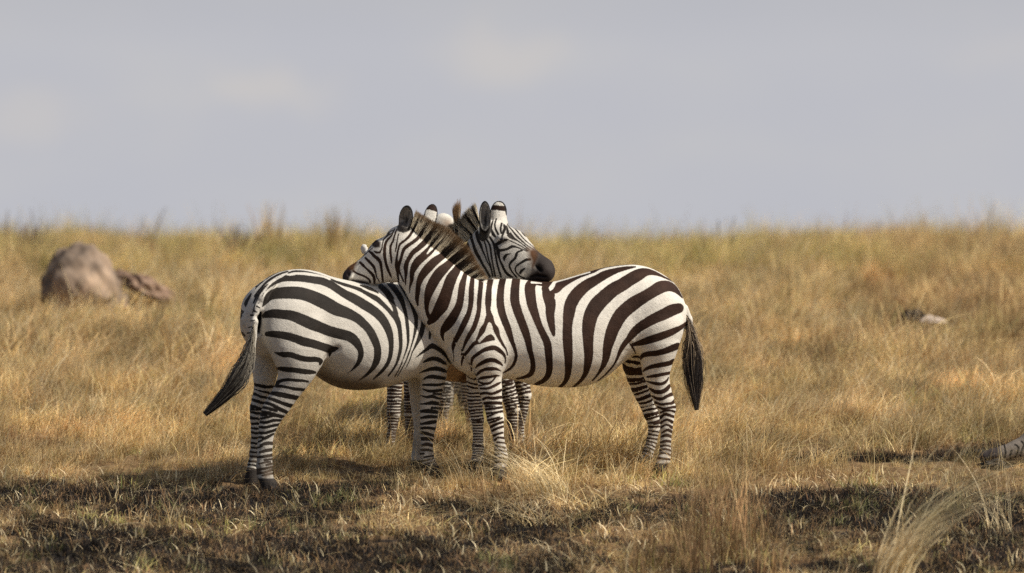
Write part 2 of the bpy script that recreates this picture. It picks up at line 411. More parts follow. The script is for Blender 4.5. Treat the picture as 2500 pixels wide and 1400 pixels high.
    # hooves: the last few centimetres of every leg
    for i, pr in enumerate(prims):
        if 'foot' in pr:
            z0 = pr['foot']; m = (gi == i)
            a = np.clip((z0 + hoof_h - V[:, 2]) / .006 + .5, 0, 1) * m
            dd = np.clip((z0 + .34 - V[:, 2]) / .26, 0, 1) * np.clip(.55 + .4 * wob + .3 * wob2, 0, .85) * m      # dust and soot caked on the pasterns
            c0 = tint[:, :3] * tint[:, 3:4]; na = dd + tint[:, 3] * (1 - dd)
            tint[:, :3] = (np.array([.115, .082, .055]) * dd[:, None] + c0 * (1 - dd[:, None])) / np.maximum(na, 1e-4)[:, None]; tint[:, 3] = na
            c0 = tint[:, :3] * tint[:, 3:4]; na = a + tint[:, 3] * (1 - a)
            hc = np.array([.034, .028, .024])
            tint[:, :3] = (hc * a[:, None] + c0 * (1 - a[:, None])) / np.maximum(na, 1e-4)[:, None]; tint[:, 3] = na
    org = np.array(parent.location)
    o = mesh_obj('body', V - org, Q, mat, parent)
    add_attr(o, 'stripe', 'FLOAT', np.clip(stripe, -.03, .03)); add_attr(o, 'tint', 'FLOAT_COLOR', tint)
    return o
def empty(name, loc, label, cat, group=None):
    o = bpy.data.objects.new(name, None); scene.collection.objects.link(o); o.location = [float(x) for x in loc]; o.empty_display_size = .2
    return tag(o, label, cat, group)
def strands(name, paths, widths, cols, parent, mat=None):
    """paths (n,k,3) hair curves, widths (n,) base width, cols (n,k,3)"""
    paths = np.asarray(paths, float); n, k, _ = paths.shape
    d = np.gradient(paths, axis=1); d /= np.linalg.norm(d, axis=2, keepdims=True) + 1e-9
    r = rng.normal(size=(n, 1, 3)); side = np.cross(d, r); side /= np.linalg.norm(side, axis=2, keepdims=True) + 1e-9
    side2 = np.cross(d, side)
    tap = (1 - np.linspace(0, 1, k) ** 2 * .85)[None, :, None] * np.asarray(widths)[:, None, None]
    ring = np.stack([paths + tap * .5 * (side * cos(a) + side2 * sin(a)) for a in (0, 2 * pi / 3, 4 * pi / 3)], 2)  # n,k,3,3
    V = ring.reshape(-1, 3); base = (np.arange(n) * k * 3)[:, None]
    fs = []
    for j in range(k - 1):
        for c in range(3):
            a = base + j * 3 + c; b = base + j * 3 + (c + 1) % 3
            fs.append(np.hstack([a, b, b + 3, a + 3]))
    F = np.vstack(fs)
    org = np.array(parent.location) if parent else 0
    o = mesh_obj(name, V - org, F, mat or hair_mat, parent)
    C = np.repeat(np.asarray(cols), 3, axis=1).reshape(-1, 3); C = np.hstack([C, np.ones((len(C), 1))])
    add_attr(o, 'Col', 'FLOAT_COLOR', C)
    return o
def uv_sphere(name, c, r, mat, parent, seg=16):
    a = np.linspace(0, pi, seg // 2 + 1); b = np.linspace(0, 2 * pi, seg, endpoint=False)
    V = [(sin(x) * cos(y), sin(x) * sin(y), cos(x)) for x in a for y in b]
    F = [(i * seg + j, i * seg + (j + 1) % seg, (i + 1) * seg + (j + 1) % seg, (i + 1) * seg + j) for i in range(seg // 2) for j in range(seg)]
    return mesh_obj(name, np.array(V) * np.asarray(r) + np.asarray(c) - np.array(parent.location), np.array(F), mat, parent)
# ------------------------------------------------------------------ the zebra on the right (heads left)
VOX = 0.0055
BROWN_NOSE = (.105, .048, .021); DARK_NOSE = (.036, .027, .023)
def tilt(x, z): return (x, 0, z)
yB = radians(14); nB = (sin(yB), -cos(yB), 0)
# station 0 at the chest, running back to the rump
kB = 400 / cos(yB) * 0 + 400
def bst(rows):  # rows: u, top, bottom, w  -> s from u
    return [((u - 1085) / 400 / cos(yB), t, b, w) for u, t, b, w in rows]
torsoB = loft(1085, -0.03, yB, bst([(1088, 770, 860, .06), (1108, 725, 893, .125), (1135, 700, 912, .16), (1165, 688, 922, .19), (1200, 683, 926, .215), (1250, 681, 927, .235),
    (1300, 686, 940, .262), (1350, 688, 946, .28), (1400, 675.5, 946, .285), (1440, 663.5, 940, .28), (1475, 654, 923, .27), (1510, 648.5, 893, .265), (1545, 646.5, 868, .255),
    (1580, 652, 850, .235), (1610, 665, 838, .215), (1636, 682, 828, .185), (1655, 702, 820, .145), (1668, 728, 810, .10), (1674, 750, 797, .05)]))
nh = (0.05, -1, 0)
primsB = [torsoB,
  chain([(1150, 775, .02, 84, .15), (1118, 760, -.04, 88, .135), (1090, 734, -.09, 80, .115), (1060, 698, -.13, 70, .10), (1031, 662, -.14, 62, .09), (1003, 622, -.13, 55, .082), (984, 592, -.11, 44, .07)], (0.12, -1, 0), k=.05, group='neck'),
  chain([(982, 598, -.11, 41, .07), (962, 634, -.10, 55, .085), (946, 634, -.10, 54, .085), (925, 648, -.09, 45, .075), (905, 659, -.08, 37, .060), (885, 666, -.07, 30, .050), (866, 672, -.06, 25, .048), (855, 677, -.06, 19, .050)], (-.2, -1, -.03), k=.03, group='head'),
  chain([(853, 676, -.075, 10, .05), (850, 685, -.07, 9, .045)], nh, k=.02, group='head'),
  # shoulder and near fore leg
  chain([(1165, 740, -.10, 50, .09), (1168, 800, -.13, 62, .10), (1185, 855, -.14, 50, .09), (1193, 892, -.12, 35, .075), (1194, 920, -.10, 30, .065), (1197, 950, -.10, 28, .058), (1201, 975, -.09, 24.5, .052), (1206, 1000, -.09, 21, .048),
         (1209.5, 1022, -.09, 20.5, .047), (1214, 1048, -.09, 15.5, .034), (1218, 1075, -.09, 13, .028), (1222, 1098, -.09, 14, .031), (1224, 1117, -.09, 16, .036), (1222, 1137, -.10, 14, .032), (1219, 1152, -.11, 17, .045), (1217, 1166, -.12, 20, .052)], nB, k=.05, group='leg', foot=float(gz(-.08, -.09))),
  chain([(1168, 880, .10, 38, .08), (1163, 920, .15, 24, .06), (1160, 950, .17, 20, .052), (1160, 978, .17, 18, .047), (1162, 1002, .17, 16.5, .045), (1166, 1026, .17, 15, .042), (1167, 1050, .17, 12.5, .030), (1167, 1075, .17, 12.5, .028), (1167, 1092, .17, 14, .032),
         (1167, 1112, .16, 13, .030), (1163, 1130, .15, 16, .042), (1160, 1143, .15, 19, .05)], nB, k=.05, group='legf', mode='bands', period=.030, foot=float(gz(-.22, .16)), bias=.004),
  # haunch and near hind leg
  chain([(1590, 760, .13, 78, .13), (1600, 800, .13, 70, .13), (1605, 835, .13, 54, .115), (1605, 860, .14, 45, .10), (1603, 882, .15, 39, .085), (1602, 905, .16, 34, .075), (1606, 930, .17, 27.5, .066), (1612, 952, .18, 25.5, .060), (1620, 976, .19, 24.5, .055), (1628, 998, .20, 21.5, .052),
         (1628, 1022, .20, 17, .042), (1627, 1048, .20, 14.5, .034), (1625, 1078, .20, 13, .030), (1624, 1102, .20, 14, .032), (1621, 1122, .19, 15.5, .036), (1615, 1138, .18, 14, .032), (1611, 1150, .17, 16, .042), (1608, 1161, .17, 19, .05)], nB, k=.04, group='leg', foot=float(gz(.9, .18))),
  chain([(1560, 850, .36, 44, .09), (1556, 890, .40, 36, .08), (1559, 918, .42, 29, .068), (1566, 943, .43, 26, .06), (1575, 966, .44, 23.5, .055), (1584, 988, .45, 21, .05), (1591, 1010, .45, 19.5, .046), (1597, 1032, .45, 15.5, .038), (1597, 1050, .45, 13.5, .032), (1591, 1078, .45, 12.5, .029),
         (1585, 1098, .44, 13.5, .032), (1580, 1112, .43, 14.5, .034), (1573, 1126, .42, 13, .032), (1568, 1136, .41, 16, .042), (1565, 1144, .41, 19, .05)], nB, k=.04, group='legf', mode='bands', period=.045, foot=float(gz(.8, .42)), bias=.004),
  chain([(1672, 752, .27, 8, .022), (1681, 780, .29, 9, .024), (1687, 815, .29, 8, .02), (1691, 850, .29, 6, .015)], nB, k=.02, group='tail', mode='blank'),
  chain([(848, 668, -.118, 3.5, .015), (852, 673, -.12, 3, .015)], nh, k=.012, group='cut', sub=True),
  chain([(846, 687, -.11, 1.5, .02), (862, 683, -.12, 1.5, .02)], nh, k=.01, group='cut', sub=True),
  chain([(1229, 908, -.19, 3, .02), (1237, 880, -.21, 3.5, .02), (1233, 848, -.22, 2.5, .015)], nB, k=.03, group='cut', sub=True),
  chain([(1541, 842, -.02, 3, .02), (1531, 860, -.01, 3.5, .02), (1520, 882, .0, 3, .02)], nB, k=.03, group='cut', sub=True),
  chain([(1112, 868, -.14, 3, .02), (1128, 885, -.15, 3, .02), (1148, 905, -.15, 3, .02)], nB, k=.03, group='cut', sub=True),
  ellip(991, 533, -.17, (.046, .022, .082), (.15, -.25, 1), (-.35, -1, 0), cut=.75, bias=0),
  chain([(976, 574, -.13, 12, .03), (986, 556, -.15, 13, .03)], nh, k=.02, group='ear', mode='flat', col=(.10, .09, .08)),
  ellip(1051, 528, .0, (.042, .020, .080), (.22, .3, 1), (.1, .9, .3), cut=.75, tip=.42, bias=0),
  chain([(1020, 575, -.05, 14, .03), (1044, 545, -.01, 12, .025)], nh, k=.02, group='head'),
]
darkB = [
 [(1677,787,6),(1664,799,11),(1640,811,17),(1615,821,19),(1590,829,19),(1565,837,15),(1545,842,8)], [(1539,841,5),(1546,851,5),(1552,863,3)],
 [(1655,845,16),(1645,849,17),(1622,858,15),(1600,863,14),(1580,865,13),(1569,869,11),(1563,878,6),(1561,887,2)],
 [(1645,882,12),(1632,888,12),(1610,892,12),(1590,896,10),(1578,901,8),(1570,907,4)],
 [(1636,911,8),(1615,915,9),(1600,918,9),(1580,921,5)],
 [(1657,753,25),(1640,758,29),(1620,768,28),(1600,777,26),(1578,789,24),(1558,802,22),(1545,815,20),(1535,828,15),(1524,841,13),(1514,858,10),(1508,873,7),(1500,889,5),(1490,902,5),(1476,917,4),(1460,930,3)],
 [(1666,728,3),(1656,715,10),(1645,705,18),(1630,699,26),(1612,702,31),(1595,712,29),(1575,724,29),(1552,738,33),(1532,753,34),(1515,770,34),(1503,790,33),(1495,808,31),(1488,830,28),(1483,850,23),(1480,870,19),(1475,888,14),(1467,903,9),(1456,919,5),(1446,930,4)],
 [(1648,690,3),(1625,679,5),(1608,671,8),(1592,666,13),(1576,665,20),(1560,671,29),(1540,682,31),(1520,695,32),(1497,708,34),(1476,726,36),(1458,744,38),(1445,765,36),(1439,785,34),(1436,810,30),(1436,840,25),(1437,870,22),(1434,893,18),(1428,915,12),(1414,934,8),(1400,945,6)],
 [(1551,652,4),(1530,655,9),(1505,661,14),(1480,670,21),(1455,683,25),(1428,700,28),(1407,720,31),(1394,742,31),(1389,765,29),(1386,790,24),(1385,815,24),(1386,840,24),(1388,880,20),(1386,915,15),(1378,935,10),(1366,946,7)],
 [(1352,818,8),(1349,805,14),(1345,785,19),(1343,765,22),(1344,745,26),(1340,725,30),(1338,705,32)],
 [(1338,700,30),(1355,700,34),(1375,690,30),(1400,678,24),(1430,668,18),(1460,658,14),(1500,650,8),(1545,645,5)],
 [(1302,688,22),(1294,700,26),(1295,720,26),(1299,745,24),(1307,770,20),(1316,795,17),(1327,818,18),(1336,838,19),(1339,860,19),(1341,885,17),(1341,905,16),(1336,920,14),(1325,931,11),(1308,939,8)],
 [(1300,690,10),(1325,692,14),(1340,690,14)],
 [(1260,684,20),(1257,710,22),(1257,735,23),(1263,758,22),(1271,780,21),(1281,806,20),(1289,832,17),(1294,857,14),(1300,880,12),(1301,900,13),(1295,914,12),(1281,921,8),(1262,925,5)],
 [(1228,680,16),(1223,705,17),(1221,735,19),(1224,758,19),(1231,780,18),(1240,803,17),(1248,828,13),(1256,850,9),(1260,868,8),(1256,886,8),(1248,898,7),(1236,907,5),(1228,911,3)],
 [(1198,680,15),(1194,705,14),(1192,735,16),(1192,758,12),(1196,775,18)], [(1196,775,18),(1204,790,9),(1211,805,14),(1218,824,9),(1228,842,7),(1236,855,4),(1239,867,4)], [(1193,776,16),(1184,794,10),(1178,806,15),(1171,819,10),(1163,832,5)],
 [(1206,829,6),(1197,825,17),(1186,830,12),(1172,836,9),(1160,838,10),(1150,848,9),(1143,857,8),(1134,868,8),(1128,880,6),(1127,893,3)],
 [(1175,682,12),(1173,705,12),(1170,735,12),(1169,758,11),(1164,780,12),(1156,802,12),(1148,815,11),(1140,829,10),(1133,845,6),(1129,858,4),(1127,866,5)],
 [(1154,676,10),(1151,705,13),(1150,735,13),(1146,760,12),(1138,780,15),(1125,807,14),(1114,828,12),(1107,845,10),(1106,857,4),(1108,870,2.5),(1107,884,2)],
 [(1140,658,9),(1133,680,13),(1128,700,17),(1125,725,17),(1120,748,19),(1110,768,22),(1101,783,24),(1090,797,22),(1081,809,14),(1080,822,8),(1084,834,2)],
 [(1145,628,7),(1130,640,13),(1119,653,18),(1113,663,21),(1102,680,27),(1093,705,28),(1086,727,31),(1078,747,33),(1068,763,26),(1058,777,22),(1048,788,12)],
 [(1140,606,8),(1130,614,12),(1118,626,16),(1104,638,18),(1091,650,21),(1075,665,26),(1062,683,26),(1052,702,25),(1045,722,19),(1042,740,13),(1042,757,10),(1046,772,9),(1052,786,8)],
 [(1118,597,8),(1105,605,12),(1090,618,16),(1075,629,18),(1060,640,21),(1048,652,22),(1035,667,20),(1027,680,17),(1022,695,13),(1020,712,12),(1018,730,10),(1020,745,5)],
 [(1075,588,14),(1060,600,18),(1047,614,20),(1032,628,20),(1019,640,20),(1010,655,17),(1006,668,12),(1005,685,9),(1001,700,5),(1000,715,2)],
 [(1050,580,12),(1036,593,14),(1022,606,13),(1008,617,12),(1000,629,11),(994,640,11),(991,652,12),(991,668,8),(990,683,5),(990,695,3)],
 [(1030,570,10),(1020,582,9),(1008,592,9),(996,600,9),(987,608,9),(982,620,8),(979,632,7),(974,645,9),(971,655,11),(975,665,6),(980,675,4),(985,688,4)],
 [(1010,560,6),(1000,576,7),(988,588,6),(977,596,6),(973,607,5),(970,620,5),(968,635,6),(968,650,9),(970,663,7),(972,680,5),(974,692,3)],
 [(973,572,3),(970,587,3),(968,600,4),(965,615,3)], [(969,560,3),(965,570,4),(962,580,4),(959,590,5),(954,600,6),(953,615,6),(955,630,6),(956,644,3)],
 [(963,560,3),(955,577,4),(946,586,6),(941,596,7),(939,610,8),(939,625,8),(942,642,7),(947,658,7),(953,672,5),(956,679,3)],
 [(900,614,4),(907,618,7),(914,626,8),(923,633,9),(929,642,8),(931,655,7),(933,670,6),(935,688,5)],
 [(892,630,5),(899,637,7),(907,645,7),(913,653,7),(917,665,5),(920,678,3),(926,687,3)],
 [(879,641,6),(886,648,7),(894,656,5),(903,664,7),(911,673,8),(914,683,7),(914,692,5)],
 [(862,662,4),(872,668,5),(882,672,5),(893,677,5),(901,683,5),(904,690,5)],
 [(914,614,4),(920,617,6),(927,617,5),(932,607,3),(934,595,3),(937,585,3),(950,570,3)],
 [(906,602,2.2),(888,617,2.2),(868,634,2.2)], [(909,606,2.2),(892,621,2.2),(871,638,2.2)], [(904,611,2),(888,624,2.4),(876,634,2)],
 [(955,558,2.2),(940,566,2.2),(922,580,2)], [(958,563,2.4),(942,572,2.4),(929,583,2)], [(958,570,2.4),(945,577,2.4),(936,586,2)],
 # fore leg
 [(1151,905,4),(1151,888,5),(1154,875,8),(1165,866,9),(1180,856,10),(1195,851,12),(1209,850,12),(1220,857,11),(1230,866,8),(1234,877,4),(1233,887,3)],
 [(1161,899,3),(1166,893,7),(1178,886,10),(1192,880,11),(1205,880,11),(1217,885,9),(1226,892,5)], [(1164,916,5),(1172,908,8),(1185,902,8),(1198,901,10),(1210,901,8),(1222,906,3)],
 [(1167,927,4),(1178,923,8),(1195,921,7),(1210,918,6),(1219,918,3)], [(1168,932,4),(1180,937,6),(1195,936,6),(1205,928,4),(1209,922,4)],
 [(1173,949,5),(1190,949,6),(1203,944,7),(1215,938,7),(1222,934,4)], [(1170,942,4),(1182,940,3)],
 [(1172,962,6),(1185,960,6),(1200,962,6),(1215,957,7),(1225,952,5)], [(1180,975,6),(1190,971,5),(1200,973,7),(1212,972,7),(1226,970,7)],
 [(1183,985,6),(1200,984,7),(1226,985,7)], [(1186,992,4),(1208,992,2)], [(1186,1000,5),(1205,998,5),(1226,995,5)], [(1188,1010,4),(1205,1008,3),(1226,1005,5)],
 [(1190,1018,4),(1202,1013,3),(1214,1008,3)], [(1190,1027,4),(1205,1023,4),(1220,1019,3)], [(1195,1033,3),(1210,1028,4),(1226,1021,3)], [(1198,1043,6),(1212,1036,5),(1228,1031,5)],
 [(1202,1052,5),(1215,1046,5),(1228,1042,5)], [(1204,1065,6),(1215,1060,4),(1227,1057,4)], [(1208,1075,5),(1216,1069,4),(1231,1070,5)], [(1213,1080,3),(1232,1082,3)],
 [(1208,1090,5),(1222,1091,3),(1233,1094,4)], [(1208,1100,5),(1222,1100,3),(1235,1103,4)], [(1209,1111,4),(1222,1108,3),(1237,1113,3)], [(1209,1120,4),(1224,1118,3),(1238,1122,3)], [(1209,1129,6),(1224,1128,4),(1236,1131,3)],
 # hind leg
 [(1578,931,3),(1600,937,8),(1618,937,8),(1628,930,6),(1632,922,3)], [(1586,949,5),(1600,957,10),(1615,957,10),(1626,952,11),(1635,942,8)],
 [(1592,967,3),(1605,974,7),(1618,974,7),(1628,968,7),(1640,963,9)], [(1600,983,5),(1615,988,5),(1628,986,5),(1640,985,6),(1648,979,9)], [(1606,994,4),(1620,999,5),(1632,996,4),(1649,994,6)],
 [(1612,1008,3),(1625,1003,4),(1638,1003,4),(1647,1006,5)], [(1612,1021,6),(1622,1012,6),(1633,1014,6),(1644,1018,6)], [(1612,1034,5),(1622,1027,4),(1630,1025,5),(1641,1031,7)],
 [(1613,1045,4),(1622,1039,3),(1631,1038,4),(1640,1044,7)], [(1616,1057,3),(1626,1051,5),(1632,1050,6),(1640,1055,6)], [(1613,1067,3),(1628,1063,7),(1639,1067,6)], [(1612,1081,3),(1627,1077,6),(1638,1079,5)],
 [(1612,1090,4),(1626,1088,3),(1638,1091,3)], [(1612,1099,4),(1626,1097,4),(1638,1101,4)], [(1610,1108,4),(1624,1107,3),(1638,1112,4)], [(1608,1119,5),(1636,1122,4)],
]
whiteB = [
 [(1545,647.5,2),(1520,650,3),(1500,653,4),(1480,657,5),(1465,662,6),(1455,668,6),(1435,676,7),(1420,682,8),(1405,690,9),(1390,700,11),(1380,709,14),(1371,720,17),(1362,727,16)],
 [(1440,665,3),(1420,670,3.5),(1400,676,3.5),(1380,682,4),(1362,686.5,5),(1354,690,7),(1350,697,10),(1345,704,10),(1344,708,5)], [(1298,690,5),(1310,691,4),(1322,692,2)],
 [(1043,620,3),(1050,611,6),(1058,603,7),(1072,593,7),(1090,583,6)], [(1194,790,5),(1193,800,8),(1190,812,8),(1178,824,8),(1170,834,5)],
 [(1316,706,12),(1317,712,13)],
]
tintsB = [
 ([(869,626),(875,642),(868,652),(866,662),(856,664),(846,672),(830,676),(830,650),(850,630)], BROWN_NOSE, 10, ['head']),
 ([(852,656),(862,664),(856,676),(850,692),(846,704),(826,704),(826,668),(844,660)], (.02, .012, .012), 7, ['head']),
 ([(848,690),(858,682),(882,684),(902,690),(905,704),(846,706)], (.035, .022, .02), 6, ['head']),
 ([(906,592),(918,584),(929,592),(928,604),(916,606),(907,601)], (.03, .02, .016), 5, ['head']),
]
zebraB = empty('zebra', W(1400, 1160, .15), 'zebra facing left with broad brown stripes, chin on the back of the left zebra', 'zebra', 'zebras standing in a huddle')
skin(primsB, VOX, darkB, whiteB, tintsB, coat_brown, zebraB)
uv_sphere('eye', W(918, 599, -.138), (.013, .009, .008), eye_mat, zebraB)

def brown_tip(base, f, tip=(.16, .075, .03)):
    f = f[..., None]; return base * (1 - f) + np.array(tip) * f
def comb(root, tipl, n, k, Yf, dark, white, zlift=0, spread=.02, jl=.07, toward=0.0, tipcol=(.25, .14, .06), tip0=.64, tip1=1.05, sag=0.0, yj=.03):
    """bristles growing from polyline root to polyline tipl (photo px), coloured by the stripes at their roots"""
    R = catmull(np.array([(a, b, 0) for a, b in root]), 3); T = catmull(np.array([(a, b, 0) for a, b in tipl]), 3)
    s = rng.random(n); ls = 1 + rng.normal(size=n) * jl
    def at(Pl, s):
        x = s * (len(Pl) - 1); i = np.clip(x.astype(int), 0, len(Pl) - 2); f = (x - i)[:, None]; return Pl[i, :2] * (1 - f) + Pl[i + 1, :2] * f
    r = at(R, s); t = at(T, np.clip(s + rng.normal(size=n) * spread, 0, 1)); Y0 = Yf(r[:, 0]) + rng.normal(size=n) * yj * .5
    inn = rng.random(n) * .12; r = r - (t - r) * inn[:, None]
    P = np.zeros((n, k, 3)); C = np.zeros((n, k, 3))
    sd_ = poly_sd(r[:, 0], r[:, 1], dark); sd_ = np.maximum(sd_, -poly_sd(r[:, 0], r[:, 1], white))
    base = np.where((sd_ < 0)[:, None], np.array([.022, .014, .010]), np.array([.70, .61, .45])) * (0.8 + .4 * rng.random((n, 1)))
    drift = rng.normal(size=(n, 2)) * 1.6
    for j in range(k):
        f = j / (k - 1); L_ = f * ls
        q = r + (t - r) * L_[:, None] + drift * f * f; q[:, 1] += sag * f * f
        Y = Y0 + (rng.normal(size=n) * yj * .4 if j == k - 1 else 0) - toward * f
        kk = (Y - CAM_Y) / FPX
        P[:, j, 0] = (q[:, 0] - 1250) * kk; P[:, j, 1] = Y; P[:, j, 2] = CAM_Z + (HV - q[:, 1]) * kk
        C[:, j] = brown_tip(base, np.clip((f - tip0 + .1 * rng.normal(size=n)) / (tip1 - tip0), 0, 1), tipcol)
    return P, C
Ycr = lambda u: np.interp(u, [1000, 1031, 1060, 1090, 1118, 1150, 1180], [-.12, -.14, -.13, -.10, -.05, .0, .0])
rootB = [(1003,548),(1018,566),(1034,584),(1050,598),(1068,612),(1090,630),(1112,648),(1130,664),(1150,676),(1168,682)]
tipB = [(1016,518),(1040,534),(1062,546),(1084,556),(1104,572),(1128,594),(1148,618),(1162,642),(1175,660),(1188,680)]
pa, ca = comb(rootB, tipB, 11000, 5, Ycr, darkB, whiteB)
manB = strands('mane', pa, rng.uniform(.0017, .0030, 11000), ca, zebraB)
def tail_hair(path, n, k, Y, rng_w, colf, name, parent, wid=.0032, short=.35):
    Pp = catmull(np.array(path), 3); m = len(Pp)
    P = np.zeros((n, k, 3)); C = np.zeros((n, k, 3))
    s0 = rng.random(n) * short; s1 = np.clip(s0 + .30 + rng.random(n) ** 1.5 * .9, 0, 1); off = rng.uniform(-1, 1, n); off = np.where(rng.random(n) < .06, off * 1.45, off); ph = rng.normal(size=n)
    tone = rng.random(n); dY = rng.normal(size=n) * .014
    for j in range(k):
        s = s0 + (s1 - s0) * j / (k - 1); x = s * (m - 1); i = np.clip(x.astype(int), 0, m - 2); f = (x - i)[:, None]
        c = Pp[i] * (1 - f) + Pp[i + 1] * f
        tg = Pp[np.minimum(i + 4, m - 1)] - Pp[np.maximum(i - 4, 0)]; tg = tg[:, :2] / (np.linalg.norm(tg[:, :2], axis=1)[:, None] + 1e-9)
        nn = np.stack([-tg[:, 1], tg[:, 0]], 1)
        o = (off * (.8 + .25 * np.sin(j * .9 + ph)) + .22 * ph * s) * c[:, 2] * min(1, .25 + j * .4)
        q = c[:, :2] + nn * o[:, None]
        yy = Y + dY; kk = (yy - CAM_Y) / FPX
        P[:, j, 0] = (q[:, 0] - 1250) * kk; P[:, j, 1] = yy; P[:, j, 2] = CAM_Z + (HV - q[:, 1]) * kk
        C[:, j] = colf(s, tone, off) * (.7 + .6 * rng.random(n))[:, None]
    return strands(name, P, np.full(n, wid) * rng.uniform(.7, 1.2, n), C, parent)
def colBt(s, tone, off):
    lightness = np.clip((.42 - s) * 3, 0, 1) * (tone > .35) + (tone > .80) * .35 + ((np.abs(off) > .5) & (tone > .5) & (s < .55)) * .55
    a = np.array([.030, .024, .022]); b = np.array([.48, .37, .25]); return a + (b - a) * np.clip(lightness, 0, 1)[:, None]
tail_hair([(1674,768,6),(1682,792,10),(1687,822,13),(1689,860,20),(1690,900,21),(1694,940,17),(1698,972,10),(1701,1002,4)], 2600, 7, .27, None, colBt, 'tail_tuft', zebraB)

